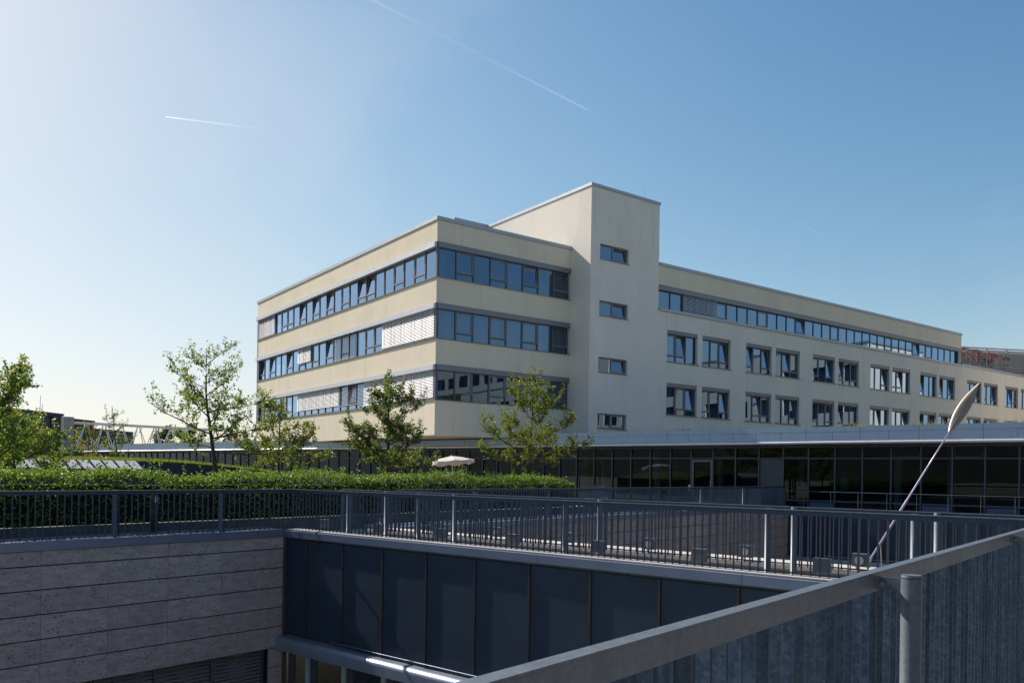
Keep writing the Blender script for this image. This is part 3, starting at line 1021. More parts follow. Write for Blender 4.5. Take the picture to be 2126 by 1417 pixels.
def tower_and_wing():
    # tower: walls with four stair windows in the right face
    t0, t1 = RP, 15.63
    wins = [(10.47, 12.90, z, z + 0.94) for z in (4.25, 7.70, 11.17, 14.64)]
    m = MB()
    m.box(t0, 10.47, TQ, TQ + TH, 0.0, 18.95)
    m.box(12.90, t1, TQ, TQ + TH, 0.0, 18.95)
    zs = [0.0] + [v for w_ in wins for v in (w_[2], w_[3])] + [18.95]
    for i in range(0, len(zs), 2):
        m.box(10.47, 12.90, TQ, TQ + TH, zs[i], zs[i + 1])
    m.box(t0, t0 + TH, TQ + TH, 9.15, 0.0, 18.95)
    m.box(t1 - TH, t1, TQ + TH, 9.15, 12.6, 18.95)
    m.box(t0 + TH, t1 - TH, 8.8, 9.15, 12.6, 18.95)
    m.build('tower_wall', 'grey_render', OB)
    MB().box(t0 + TH, t1 - TH, TQ + TH, 8.8, 18.6, 18.8).build('roof', 'roof', OB)
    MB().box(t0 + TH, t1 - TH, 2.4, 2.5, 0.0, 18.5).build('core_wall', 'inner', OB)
    for w_ in wins:
        window(OB, 'R', 10.47, TQ + .14, w_[2] + .02, 1.20, .90, False, fr=.05, mat='frame_grey')
        window(OB, 'R', 11.67, TQ + .14, w_[2] + .02, 1.21, .90, True, 8 if w_[2] > 5 else 0, transom=.06, fr=.05, mat='frame_grey')
        MB().box(10.44, 12.98, TQ - .05, TQ + .14, w_[2] - .028, w_[2] - .001).build('sill', 'sill', OB)
    MB().tube([(15.2, TQ + 1, 18.9), (15.2, TQ + 1, 20.6)], .012, 5).build('lightning_rod', 'steel', OB)
    # long wing
    p0, p1, pe = t1, 56.65, 95.0
    heads = [(5.40, 7.52), (8.90, 11.0)]
    opens = []
    for k in range(5): opens += [16.50 + 8.15 * k, 19.96 + 8.15 * k]
    opens += [57.90, 61.42, 66.10, 69.66, 74.2, 77.7, 82.4, 85.9]
    WW = 2.96
    m = MB()
    zz_ = [0.0, 5.40, 7.52, 8.90, 11.0]
    m.box(p0, pe, TQ, TQ + TH, 0.0, 5.40)
    m.box(p0, pe, TQ, TQ + TH, 7.52, 8.90)
    m.box(p0, 56.78, TQ, TQ + TH, 11.0, 12.15)
    m.box(56.80, pe, TQ, TQ + TH, 11.0, 12.215)
    for z0, z1 in heads:
        edges = [p0] + [e for o in opens for e in (o, o + WW)] + [pe]
        for i in range(0, len(edges), 2):
            m.box(edges[i], edges[i + 1], TQ, TQ + TH, z0, z1)
    m.box(56.3, 56.65, TQ + TH, TQ + 12, 12.3, 15.07)
    m.build('wing_wall', 'grey_render', OB)
    MB().box(p0, p1, TQ, TQ + TH, 13.84, 15.075).build('spandrel_wall', 'cream', OB)
    for z in (3.6, 7.95, 11.4):
        MB().box(p0, pe, TQ + TH, TQ + 12, z, z + .2).build('floor_slab', 'inner_floor', OB)
    MB().box(p0, p1, TQ + TH, TQ + 12, 14.75, 14.95).build('roof', 'roof', OB)
    MB().box(p0, pe, TQ + 5.0, TQ + 5.1, 3.8, 14.7).build('core_wall', 'inner', OB)
    for k in range(12):
        x = 24.0 + 8.15 * k / 2 - .3
        if x < pe: MB().box(x - .06, x + .06, TQ + .7, TQ + 4.9, 3.85, 12.0 if x > 56 else 14.6).build('cross_wall', 'inner', OB)
    rnd = random.Random(3)
    patt = ['fot', 'tff', 'fft', 'oft', 'tft', 'otf', 'tfo', 'fto']
    for r, (z0, z1) in enumerate(heads):
        for j, o_ in enumerate(opens):
            zb = z1 - .24
            pt = patt[(j * 3 + r * 5 + j // 2) % len(patt)]
            for k in range(3):
                c = pt[k]
                cur = None
                if rnd.random() < .35: cur = (rnd.choice([0, .4]), rnd.choice([.7, 1.0]), .1)
                window(OB, 'R', o_ + .02 + k * .973, TQ + .17, z0 + .03, .973, zb - z0 - .03, c != 'f', 6.5 if c == 't' else 0, transom=.40, fr=.05, mat='frame_dark', curtain=cur)
            m = MB()
            for q in range(4):
                m.box(o_ + .005, o_ + WW - .005, TQ + .03 + (q % 2) * .012, TQ + .25, zb + q * .06 + .002, zb + q * .06 + .058)
            m.build('roller_box', 'frame_grey', OB)
            MB().box(o_ - .06, o_ + WW + .10, TQ - .07, TQ + .17, z0 - .03, z0 + .028).build('sill', 'sill', OB)
    # ribbon on the top floor
    n = 35
    mod = (56.05 - 15.72) / n
    for i in range(n):
        cur = (0, rnd.choice([.5, 1]), .05) if rnd.random() < .3 else None
        op = i in (5, 9, 13, 17, 24, 30, 28)
        window(OB, 'R', 15.72 + i * mod, TQ + .14, 12.33, mod, 1.17, op, 7 if i in (13, 28) else 0, transom=.06, fr=.04, curtain=cur)
    for i in (2, 3, 4): blind(OB, 'R', 15.72 + i * mod, TQ + .06, 12.38, 13.45, mod, ang=40)
    MB().box(p0 + .01, p1 - .005, TQ - .03, TQ + .3, 13.51, 13.838).build('blind_box', 'frame_grey', OB)
    MB().box(p0 + .01, 56.77, TQ - .09, TQ + .14, 12.152, 12.32).build('sill', 'cap', OB)
    MB().box(56.06, p1 - .005, TQ, TQ + .3, 12.33, 13.505).build('end_pier', 'frame_grey', OB)


tower_and_wing()

# facing wing right of the picture, mirrored in the windows
OP = thing('office_wing', 'sunlit cream office wing right of the picture, mirrored in the long facade windows', 'building', BW(62, -14), BROT)


def opposite():
    zs = [(0, 5.4), (7.5, 8.9), (11.0, 12.4), (14.3, 16.5)]
    for a, b in zs:
        MB().box(0, .4, -80, 0, a, b).build('spandrel_wall', 'opp_render', OP)
    for (a, b) in ((5.4, 7.5), (8.9, 11.0), (12.4, 14.3)):
        y = -80.0
        while y < -1:
            MB().box(0, .4, y, y + 1.2, a, b).build('pier', 'opp_render', OP)
            MB().box(.2, .25, y + 1.2, y + 4.0, a, b).build('window', 'panel_dark', OP)
            y += 4.0
    MB().box(.05, 12, -95, -42, 16.72, 22.0).build('upper_storey', 'opp_render', OP)
    for i_ in range(12):
        MB().box(0, .048, -93 + i_ * 4.2, -90.4 + i_ * 4.2, 17.9, 20.0).build('window', 'panel_dark', OP)
    MB().box(.4, 12, -80, 0, 0, 16.4).build('body', 'opp_render', OP)
    MB().box(-.06, 12.1, -80.1, .1, 16.5, 16.7).build('parapet_cap', 'cap', OP)


opposite()

# unseen dark block added behind and right of the camera to shade the foreground
RB = thing('unseen_shade_block', 'unseen dark block added behind the viewpoint to shade the foreground', 'building', FW(4.5, -50, -.31), FROT)
MB().box(0, 14, 0, 88, 0, 9.8).build('wall', 'bldg_blue', RB)
for i_ in range(36):
    for z_ in (1.0, 4.4, 7.8):
        MB().box(-.02, -.002, 1 + i_ * 2.4, 2.9 + i_ * 2.4, z_, z_ + 2.0).build('window', 'panel_dark', RB)
MB().box(-.1, 14.1, -.1, 88.1, 9.8, 10.05).build('roof_edge', 'cap', RB)

# ------------------------------------------------------------------ rooftop pergola, creeper and louvre screen on the lower roof


def rooftop():
    pg = thing('pergola', 'rooftop pergola overgrown with red creeper at the end of the long wing', 'pergola', BW(57.4, TQ + .9, 12.2), BROT)
    for i in range(6):
        MB().tube([(i * 2.2, 0, 0), (i * 2.2, 0, 2.0)], .04, 6).build('post', 'frame_grey', pg)
    for i in range(5):
        MB().tube([(i * 2.2, 1.6, 0), (i * 2.2, 1.6, 2.0)], .04, 6).build('post', 'frame_grey', pg)
    MB().tube([(-.4, 0, 2.0), (11.6, 0, 2.0)], .05, 6).build('beam', 'frame_grey', pg)
    MB().tube([(-.4, 1.6, 2.0), (11.6, 1.6, 2.0)], .05, 6).build('beam', 'frame_grey', pg)
    rnd = random.Random(8)
    m = MB()
    for i in range(1900):
        x = rnd.uniform(-.3, 11.5)
        dens = 0.55 + .45 * math.sin(x * 1.7 + 1)
        if rnd.random() > dens: continue
        hang = abs(rnd.gauss(0, .35)) if rnd.random() < .75 else rnd.uniform(0, 1.7)
        if hang > .7 and abs((x % 2.2) - 1.1) < .8: continue
        leaf(m, Vector((x, rnd.choice([0, 1.6]) + rnd.gauss(0, .14), 2.12 - hang)), .17, rnd)
    m.build('creeper', 'leaf_red', pg)
    ls = thing('louvre_screen', 'light metal louvre screen round the rooftop plant behind the red creeper', 'screen', BW(62.5, TQ + 6.0, 12.1), BROT - R(25))
    for i in range(10):
        MB().box(i * 2.4 - .05, i * 2.4 + .05, .1, .2, 0, 3.3).build('post', 'frame_grey', ls)
    for i in range(19):
        sl_ = MB()
        z = .12 + i * .165
        sl_.quad((-.1, -.08, z), (22, -.08, z), (22, .08, z + .09), (-.1, .08, z + .09))
        sl_.quad((-.1, -.08, z), (22, -.08, z), (22, -.075, z - .03), (-.1, -.075, z - .03))
        sl_.build('slat', 'louvre', ls)
    MB().box(-.15, 22.1, -.12, .22, 3.3, 3.42).build('cap', 'white_metal', ls)
    MB().box(-.1, 22, .3, .4, 0, 3.2).build('backing', 'cap', ls)


def leaf(m, p, size, rnd, up=0.35, nrm=None):
    """one pointed leaf of two facets folded on the midrib"""
    d = Vector((rnd.gauss(0, 1), rnd.gauss(0, 1), rnd.gauss(0, .7)))
    if d.length < 1e-3: d = Vector((1, 0, 0))
    d.normalize()
    n = Vector((rnd.gauss(0, .6), rnd.gauss(0, .6), rnd.gauss(up, .6))) if nrm is None else nrm + Vector((rnd.gauss(0, .55), rnd.gauss(0, .55), rnd.gauss(0, .55)))
    side = d.cross(n)
    if side.length < 1e-3: return
    side.normalize()
    nn = side.cross(d)
    s = size * rnd.uniform(.7, 1.25)
    w_ = s * .30
    base = p
    tip = p + d * s - nn * s * .12
    mid = p + d * s * .48
    l = mid + side * w_ + nn * w_ * .35
    r = mid - side * w_ + nn * w_ * .35
    k = len(m.v)
    m.v += [tuple(base), tuple(l), tuple(tip), tuple(r)]
    m.f += [(k, k + 1, k + 2), (k, k + 2, k + 3)]


rooftop()

# ------------------------------------------------------------------ glazed pavilion
PV = thing('pavilion', 'long low glazed pavilion with blue-grey metal fascia running under the office block', 'pavilion', FW(0, 37.0, 0), FROT)


def pavilion():
    mod = 1.1705
    s_r = -1.6
    s_l = -89.0
    # roof body and soffit (local y: 0 = glass plane, -1 = fascia plane)
    cutR, cutL = -29.2, -46.6        # where the fascia runs into the office block
    def roof(a, b, zt):
        MB().box(a, b, -.94, 11.5, 2.9, zt - .06).build('roof_slab', 'dark_soffit', PV)
        MB().box(a, b, -.9, 11.4, zt - .058, zt - .04).build('roof_gravel', 'roof', PV)
    roof(cutR + 1.6, s_r, 3.62); roof(s_l, cutL - 6, 3.62); roof(cutL - 6, cutR + 1.6, 3.44)
    # fascia panels
    def strip(a, b, step, z0, z1, y, mat='fascia'):
        n = max(1, round((b - a) / step)); st = (b - a) / n
        for i in range(n):
            MB().box(a + i * st + .006, a + (i + 1) * st - .006, y, y + .05, z0, z1).build('fascia_panel', mat, PV)
    strip(cutR, s_r, 2.27, 3.445, 3.67, -1.0)
    strip(cutR, s_r, 1.135, 3.06, 3.435, -1.0)
    strip(s_l, cutL, 4.54, 3.445, 3.67, -1.0)
    strip(s_l, cutL, 2.27, 3.06, 3.435, -1.0)
    strip(cutL, cutR, 1.135, 3.06, 3.43, -1.0)
    # rolled lower edge
    prof = [(-.93, 3.05), (-1.0, 3.05)] + [(-1.0 - .07 * math.sin(t), 2.985 + .065 * math.cos(t)) for t in [math.pi * i / 10 for i in range(11)]] + [(-.93, 2.92)]
    n = 38
    st = (s_r - s_l) / n
    for i in range(n):
        o = MB().extrude_x(prof, s_l + i * st + .003, s_l + (i + 1) * st - .003).build('rolled_edge', 'tube', PV)
    # glazing
    s = -5.12
    xs = []
    while s < s_r - .2: s += mod
    while s > s_l:
        xs.append(s); s -= mod
    mull = shared('pm', lambda: MB().box(-.03, .03, -.06, .08, 0, 2.9).mesh('mullion', 'mullion'))
    hop = shared('hop', lambda: (lambda m: m.box(.06, mod - .06, -.02, .03, 0, .055).box(.06, mod - .06, -.02, .03, .40, .455).box(.06, .115, -.02, .03, .055, .40).box(mod - .115, mod - .06, -.02, .03, .055, .40))(MB()).mesh('vent_sash', 'panel_bar'))
    pl = {}
    def pn(w_, h_):
        return shared(('pp', w_, h_), lambda: MB().quad((0, 0, 0), (w_, 0, 0), (w_, 0, h_), (0, 0, h_)).mesh('pane', 'glass_pav'))
    vents = {3, 5, 9, 11, 15, 17, 19, 21, 26, 31}
    for i, x in enumerate(xs):
        link('mullion', mull, PV, (x, 0, 0))
        if i + 1 >= len(xs): break
        x0 = xs[i + 1]
        k = round((x - -26.2) / mod)          # bay index from the left of the near part
        far = x < -48
        if -27 < x < -12.2 and k == 10:
            MB().box(x0 + .03, x - .03, 0, .05, 0.02, 2.27).build('infill_panel', 'dark_panel_grey', PV)
            link('pane', pn(mod - .06, .44), PV, (x0 + .03, .02, 2.36))
            continue
        if k == 7:
            d = MB(); a, b = x0 + .04, x - .04
            d.box(a, a + .09, -.05, .05, .02, 2.25).box(b - .09, b, -.05, .05, .02, 2.25).box(a + .09, b - .09, -.05, .05, 2.14, 2.25).box(a + .09, b - .09, -.05, .05, .02, .2)
            do = d.build('door', 'door_grey', PV)
            link('pane', pn(round(mod - .26, 3), 1.94), do, (a + .09, .02, .2))
            MB().tube([(b - .05, -.1, .9), (b - .05, -.1, 1.25)], .015, 6).build('handle', 'steel', do)
        else:
            low = x > -13.5
            zb = .44 if low else .06
            link('pane', pn(mod - .06, round(2.27 - zb, 3)), PV, (x0 + .03, .02, zb))
            if low:
                MB().box(x0 + .03, x - .03, -.04, .06, .37, .435).build('lower_transom', 'mullion', PV)
                if k in (12, 16, 18):
                    MB().box(x0 + .06, x - .06, -.03, .03, .03, .33).build('spandrel_panel', 'spandrel', PV)
                else:
                    link('pane', pn(mod - .06, .3), PV, (x0 + .03, .02, .05))
        link('pane', pn(mod - .06, .44), PV, (x0 + .03, .02, 2.36))
        if k in (2, 4, 8, 11, 15, 17, 20, -4, -9):
            o = link('vent_sash', hop, PV, (x0, -.03, 2.35)); o.rotation_euler = (R(-14), 0, 0)
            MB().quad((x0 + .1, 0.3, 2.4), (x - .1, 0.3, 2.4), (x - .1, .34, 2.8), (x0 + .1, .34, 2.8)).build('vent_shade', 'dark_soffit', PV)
    MB().box(s_l, s_r, -.035, .06, 2.285, 2.345).build('transom', 'mullion', PV)
    MB().box(s_l, s_r, -.04, .06, 2.81, 2.895).build('head_rail', 'frame_dark', PV)
    # inside
    MB().box(s_l, s_r, .2, 11.0, -.02, .02).build('floor', 'inner_floor', PV)
    bw = MB()
    y = 9.0
    x = s_l
    while x < s_r:
        bw.box(x, min(s_r, x + 3.0), y, y + .15, 0.02, 2.88)
        if False: bw.box(x + 3.0, x + 4.4, y, y + .15, 0.02, .5).box(x + 3.0, x + 4.4, y, y + .15, 2.2, 2.88)
        else: bw.box(x + 3.0, x + 4.4, y, y + .15, 0.02, 2.88)
        x += 4.4
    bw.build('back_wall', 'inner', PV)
    for x in (-25.4, -22.0, -18.3, -14.2, -9.9, -8.1, -4.0, -33, -40, -50, -60):
        MB().tube([(x, 1.5 if x != -8.1 else 2.9, .02), (x, 1.5 if x != -8.1 else 2.9, 2.89)], .17, 16).build('column', 'column', PV, smooth=True)
    for x in (s_l, s_r):
        MB().box(x - .1, x + .1, .1, 11, 0, 2.9).build('end_wall', 'fascia', PV)
    # white notice by the door
    MB().box(-19.33, -19.07, -.003, .0, .72, 1.0).build('notice', 'paper', PV)
    # grass and weeds on the roof edge
    rnd = random.Random(2)
    g = MB()
    for i in range(5200):
        x = rnd.uniform(cutR, s_r)
        dens = .12 + .88 * (x > -12) * (.5 + .5 * math.sin(x * 2.1)) + .5 * (-24.2 < x < -22.5) * (math.sin(x * 7) > 0) + .6 * (-19.9 < x < -19.2)
        if rnd.random() > dens: continue
        yy = rnd.uniform(-.8, .9)
        h = rnd.uniform(.06, .26) * (1.5 if rnd.random() < .15 else 1)
        p = Vector((x, yy, 3.55)); t = p + Vector((rnd.gauss(0, .06), rnd.gauss(0, .06), h + .1))
        a = rnd.uniform(0, 3.14); sd = Vector((math.cos(a), math.sin(a), 0)) * .012
        k = len(g.v); g.v += [tuple(p - sd), tuple(p + sd), tuple(t)]; g.f.append((k, k + 1, k + 2))
    go = g.build('roof_grass', 'dry', PV)
    stuff(go)


pavilion()

# thin handrail in front of the pavilion
HR = thing('handrail', 'thin steel handrail in front of the pavilion glass', 'handrail', FW(-14.29, 36.02, 0), FROT)
MB().tube([(0, 0, .83), (13.0, 0, .83)], .014, 8).build('rail', 'frame_dark', HR)
for i in range(12):
    MB().tube([(i * 1.1475, 0, .0), (i * 1.1475, 0, .82)], .011, 6).build('post', 'frame_dark', HR)

# ------------------------------------------------------------------ hedge and planter
random.seed(1)
HG = thing('hedge', 'long clipped green hedge behind the courtyard railing', 'hedge', FW(-16.1, -4, 0.0), FROT)


def hedge():
    rnd = random.Random(21)
    L = 26.6
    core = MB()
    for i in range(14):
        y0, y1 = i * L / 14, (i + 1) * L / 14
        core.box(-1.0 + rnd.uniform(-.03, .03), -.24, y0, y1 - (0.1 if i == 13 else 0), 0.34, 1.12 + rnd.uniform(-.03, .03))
    core.build('shade_core', 'hedge_core', HG)  # solid dark boxes painted as the shaded inside of the hedge
    m = MB()
    def bumpf(y): return .055 * math.sin(y * 1.3) + .045 * math.sin(y * 2.7 + 1) + .035 * math.sin(y * 6.3 + math.sin(y))
    def top(y): return 1.31 + bumpf(y) - .25 * max(0, (y - 24.8) / 1.8)
    for i in range(52000):
        y = rnd.uniform(0, L)
        f = rnd.random()
        if f < .46:      # top
            p = Vector((rnd.uniform(-1.2, .02), y, top(y) + rnd.gauss(0, .045) - .02)); nr = Vector((0, 0, 1))
        elif f < .93:    # courtyard face
            z = rnd.uniform(.36, 1.32)
            if z < .92 and rnd.random() < .6: continue  # low leaves thinned so the black core darkens the shaded face
            p = Vector((-.06 + bumpf(y + 2) * 1.2 + rnd.gauss(0, .05), y, min(z, top(y)))); nr = Vector((1, 0, .4))
        else:
            p = Vector((rnd.uniform(-1.1, 0), L + rnd.gauss(0, .06), rnd.uniform(.36, 1.15))); nr = Vector((0, 1, .2))
        if f < .93 and math.sin(y * 4.7 + 3 * math.sin(p.x * 5 + p.z * 6)) * math.sin(y * 1.9 + 1) > .55 and rnd.random() < .6: continue
        leaf(m, p, .066, rnd, nrm=nr)
    # wild shoots above the clipped top
    for i in range(320):
        y = rnd.uniform(0, L); x = rnd.uniform(-1.0, 0)
        h = abs(rnd.gauss(0, .12)) + .04
        for k in range(int(h / .02)):
            leaf(m, Vector((x + rnd.gauss(0, .015), y + rnd.gauss(0, .015), top(y) + k * .022)), .06, rnd)
    m.build('foliage', 'leaf_hedge', HG)


hedge()
pl_ = MB().box(-.16, 0, 0, 39.0, 0.004, .34).build('planter_kerb', 'kerb', None, FW(-16.02, -4, 0), FROT)
tag(pl_, 'low concrete planter kerb at the foot of the hedge', 'kerb')

# ------------------------------------------------------------------ raised turf roof with rooflight panels, behind the hedge
TR = thing('turf_roof', 'raised strip of grass with dark blue edge board behind the hedge', 'green roof', FW(-28.0, 3, 0), FROT)


def turf():
    rnd = random.Random(31)
    L = 17.6
    n = 26
    v = MB()
    prof = lambda y: 1.74 * (1.0 if y < 11 else 1 - .32 * ((y - 11) / 6.6) ** 1.5)
    for i in range(n):
        y0, y1 = i * L / n, (i + 1) * L / n
        z0, z1 = prof(y0), prof(y1)
        v.v += [(-6, y0, 0), (0, y0, 0), (0, y1, 0), (-6, y1, 0), (-6, y0, z0 + .05), (0, y0, z0 - .06), (0, y1, z1 - .06), (-6, y1, z1 + .05)]
        k = len(v.v) - 8
        v.f += [(k + 4, k + 5, k + 6, k + 7), (k + 1, k + 2, k + 6, k + 5), (k, k + 3, k + 7, k + 4)]
        if i == 0: v.f.append((k, k + 1, k + 5, k + 4))
        if i == n - 1: v.f.append((k + 2, k + 3, k + 7, k + 6))
    v.build('turf_body', 'soil', TR)
    bb = MB()
    for i in range(n):
        y0, y1 = i * L / n, (i + 1) * L / n
        k = len(bb.v)
        za, zc = prof(y0) - .13, prof(y1) - .13
        bb.v += [(.02, y0, .6), (.05, y0, .6), (.05, y1, .6), (.02, y1, .6), (.02, y0, za), (.05, y0, za), (.05, y1, zc), (.02, y1, zc)]
        bb.f += [(k + 1, k + 2, k + 6, k + 5), (k + 4, k + 5, k + 6, k + 7)]
    bb.build('edge_board', 'blue_face', TR)
    g = MB()
    for i in range(16000):
        y = rnd.uniform(0, L); x = -abs(rnd.gauss(0, 1.6))
        if x < -5.9: continue
        z = prof(y) - .06 - x * .018
        h = rnd.uniform(.05, .16)
        a = rnd.uniform(0, 6.28); sd = Vector((math.cos(a), math.sin(a), 0)) * .014
        p = Vector((x + .02, y, z - .02)); t = p + Vector((rnd.gauss(0, .04), rnd.gauss(0, .04), h))
        k = len(g.v); g.v += [tuple(p - sd), tuple(p + sd), tuple(t)]; g.f.append((k, k + 1, k + 2))
    stuff(g.build('grass', 'grass', TR))


turf()
SK = thing('rooflight_row', 'row of slanted white rooflight panels at the edge of the grass roof', 'rooflight', FW(-27.9, 6.0, 0), FROT)
pm_ = shared('skp', lambda: MB().prism([(0, 0), (.62, 0), (.62, .31), (0, .31)], 0, .025).mesh('panel', 'white_panel'))
for i in range(18):
    o = link('panel', pm_, SK, (.06, i * .40, 1.66))
    o.rotation_euler = (0, R(26), R(0))
    MB().box(.05, .62, i * .40 + .32, i * .40 + .39, .6, 1.36).build('rib', 'blue_face', SK)
MB().box(.02, .75, -.1, 7.2, .6, 1.30).build('plinth', 'blue_face', SK)
MB().box(.3, .78, -.1, 7.2, 1.302, 1.34).build('sill', 'white_panel', SK)

# ------------------------------------------------------------------ trees


def tree(label, X, Y, h, spread, seed, mat, leaves=1.0, trunk_r=.07, z0=0.0, fork=.22, leader=1.0, leaf_s=.085, limbs=11, apples=0, name='apple_tree', group='apple trees behind the hedge', shape='open'):
    rnd = random.Random(seed)
    t = thing(name, label, 'tree', (X, Y, z0), 0, group)
    wood = MB(); cr = MB(); ap = MB()
    def path(p, d, ln, r0, r1, n, wob, lift):
        pts = [Vector(p)]; rad = [r0]
        d = Vector(d).normalized()
        for i in range(n):
            d = (d + Vector((rnd.gauss(0, wob), rnd.gauss(0, wob), rnd.gauss(0, wob * .6) + lift))).normalized()
            pts.append(pts[-1] + d * ln / n)
            rad.append(r0 + (r1 - r0) * (i + 1) / n)
        return pts, rad
    def twig(p, d, ln):
        pts, rad = path(p, d, ln, .006, .002, 4, .12, .06)
        wood.tube(pts, rad, 3, False)
        nl = max(2, int(ln / .045 * leaves))
        for i in range(nl):
            f = (i + rnd.random()) / nl * 4
            k = min(3, int(f)); q = pts[k].lerp(pts[k + 1], f - k)
            for _ in range(rnd.choice([1, 1, 2])):
                leaf(cr, q + Vector((rnd.gauss(0, .03), rnd.gauss(0, .03), rnd.gauss(0, .03))), leaf_s, rnd)
        if apples and rnd.random() < apples:
            c = pts[2] + Vector((0, 0, -.06))
            k0 = len(ap.v); r = .036
            for a in range(5):
                for b in range(8):
                    th, ph = math.pi * (a + .5) / 5, 2 * math.pi * b / 8
                    ap.v.append((c.x + r * math.sin(th) * math.cos(ph), c.y + r * math.sin(th) * math.sin(ph), c.z + r * math.cos(th)))
            for a in range(4):
                for b in range(8):
                    ap.f.append((k0 + a * 8 + b, k0 + a * 8 + (b + 1) % 8, k0 + (a + 1) * 8 + (b + 1) % 8, k0 + (a + 1) * 8 + b))
            ap.f += [tuple(k0 + b for b in range(8)), tuple(k0 + 32 + b for b in range(8))]
    tp, tr_ = path((0, 0, 0), (rnd.gauss(0, .03), rnd.gauss(0, .03), 1), h * leader * .93, trunk_r, .008, 12, .045, .03)
    wood.tube(tp, tr_, 8)
    def at(f):
        x = f * 12; k = min(11, int(x)); return tp[k].lerp(tp[k + 1], x - k), tr_[k]
    for i in range(limbs):
        f = fork + (0.92 - fork) * (i / max(1, limbs - 1)) ** 1.15
        p, rr = at(f)
        az = i * 2.39996 + rnd.gauss(0, .35)
        if shape == 'open': env = math.sin(math.pi * min(1, max(0.0, (1.12 - f) / (1.12 - fork * .4)))) ** .7
        else: env = (1.06 - f) ** .75 * 1.15
        ln = spread * max(.3, env) * rnd.uniform(.75, 1.15)
        tilt = (.45 + .5 * f if shape == 'open' else .12 + 1.1 * max(0, f - fork)) + rnd.gauss(0, .12)
        d = Vector((math.cos(az), math.sin(az), tilt))
        r0 = max(.012, rr * .55)
        lp, lr = path(p, d, ln, r0, .007, 7, .13, .05 if shape == 'open' else .025)
        wood.tube(lp, lr, 5, False)
        nsub = max(3, int(ln / .19))
        for j in range(nsub):
            ff = .22 + .78 * (j + rnd.random() * .6) / nsub
            k = min(6, int(ff * 7)); q = lp[k].lerp(lp[min(7, k + 1)], ff * 7 - k)
            dd = (lp[min(7, k + 1)] - lp[k]).normalized()
            sd = Vector((rnd.gauss(0, 1), rnd.gauss(0, 1), rnd.gauss(.35, .6))).normalized()
            sl_ = spread * .33 * rnd.uniform(.5, 1.1) * (1.15 - .5 * ff)
            sp, sr = path(q, dd * .6 + sd * .8, sl_, max(.006, lr[k] * .5), .004, 4, .15, .07)
            wood.tube(sp, sr, 4, False)
            for kk in range(max(2, int(sl_ / .13))):
                g = rnd.uniform(.1, 1) * 4; a = min(3, int(g)); qq = sp[a].lerp(sp[a + 1], g - a)
                td = Vector((rnd.gauss(0, .8), rnd.gauss(0, .8), rnd.gauss(.45, .6)))
                twig(qq, td, rnd.uniform(.16, .42))
        twig(lp[-1], Vector((0, 0, 1)) + (lp[-1] - lp[-2]).normalized(), rnd.uniform(.3, .6) * min(1.2, spread))
    for i in range(5):
        p, rr = at(rnd.uniform(.8, 1.0)); twig(p, Vector((rnd.gauss(0, .4), rnd.gauss(0, .4), 1)), rnd.uniform(.25, .5))
    wood.build('trunk', 'bark', t)
    cr.build('crown', mat, t)
    if ap.v: stuff(ap.build('apples', 'apple', t, smooth=True))
    return t



tree('tallest open-crowned apple tree left of the office building', -8.95, 25.0, 5.4, 2.6, 5, 'leaf_apple', leaves=1.3, trunk_r=.095, limbs=17, apples=.03, leaf_s=.08, fork=.40, shape='cone')
tree('small apple tree in front of the left facade', -8.45, 30.0, 4.2, 2.3, 12, 'leaf_fresh', leaves=2.2, trunk_r=.07, limbs=13, leaf_s=.09, fork=.34, shape='cone')
tree('dense dark apple tree with red apples by the building corner', -4.15, 28.0, 4.65, 2.15, 17, 'leaf_dark', leaves=3.2, trunk_r=.085, limbs=20, apples=.05, leaf_s=.085, fork=.33, shape='cone')
tree('airy yellow-green apple tree right of the parasol', .55, 32.0, 5.3, 2.75, 23, 'leaf_fresh', leaves=2.2, trunk_r=.08, limbs=18, leaf_s=.085, fork=.33, shape='cone')
tree('apple tree with upright shoots at the left picture edge', -13.0, 20.2, 3.95, 1.5, 31, 'leaf_apple', leaves=2.8, trunk_r=.08, limbs=14, leaf_s=.09, fork=.3)
tree('bushy apple tree low at the left edge above the hedge', -13.5, 22.6, 2.8, 1.9, 37, 'leaf_apple', leaves=3.2, trunk_r=.07, limbs=15, leaf_s=.085, fork=.4, shape='cone')
tree('second bushy apple tree between hedge and dark far block', -16.8, 26.6, 2.8, 1.7, 41, 'leaf_fresh', leaves=3.2, trunk_r=.07, limbs=14, leaf_s=.085, fork=.4, shape='cone')
tree('thin young apple tree in front of the pavilion end', -19.0, 39.0, 4.3, 1.5, 43, 'leaf_dark', leaves=1.0, trunk_r=.06, limbs=11, leaf_s=.09, fork=.36, shape='cone')
tree('small apple tree beside the concrete pillar at left', -19.4, 37.0, 3.3, 1.3, 47, 'leaf_yellow', leaves=1.2, trunk_r=.05, limbs=10, leaf_s=.09, fork=.4, shape='cone')

# distant trees behind the pavilion at left
for i, (x, Y, h, sp, lab) in enumerate([(-45.7, 105, 6.2, 2.6, 'far broadleaf tree seen through the roof truss'), (-44.4, 112, 6.6, 3.0, 'far round tree behind the tall apple tree'), (-41.2, 118, 9.0, 2.2, 'dark pointed far tree behind the tall apple tree'), (-36.8, 110, 6.0, 2.6, 'far bushy tree beside the left end of the office block'), (-57.5, 120, 5.9, 2.4, 'far low tree behind the truss middle')]):
    tree(lab, x, Y, h, sp, 60 + i, 'leaf_far', leaves=.5, trunk_r=.2, limbs=12, leaf_s=.34, name='far_tree', group='far trees behind the pavilion', shape='open' if i != 2 else 'cone')

# ------------------------------------------------------------------ parasol, chairs
PA = thing('parasol', 'open cream parasol on the terrace beside the dark apple tree', 'parasol', (-2.548, 38.0, 0), R(12))


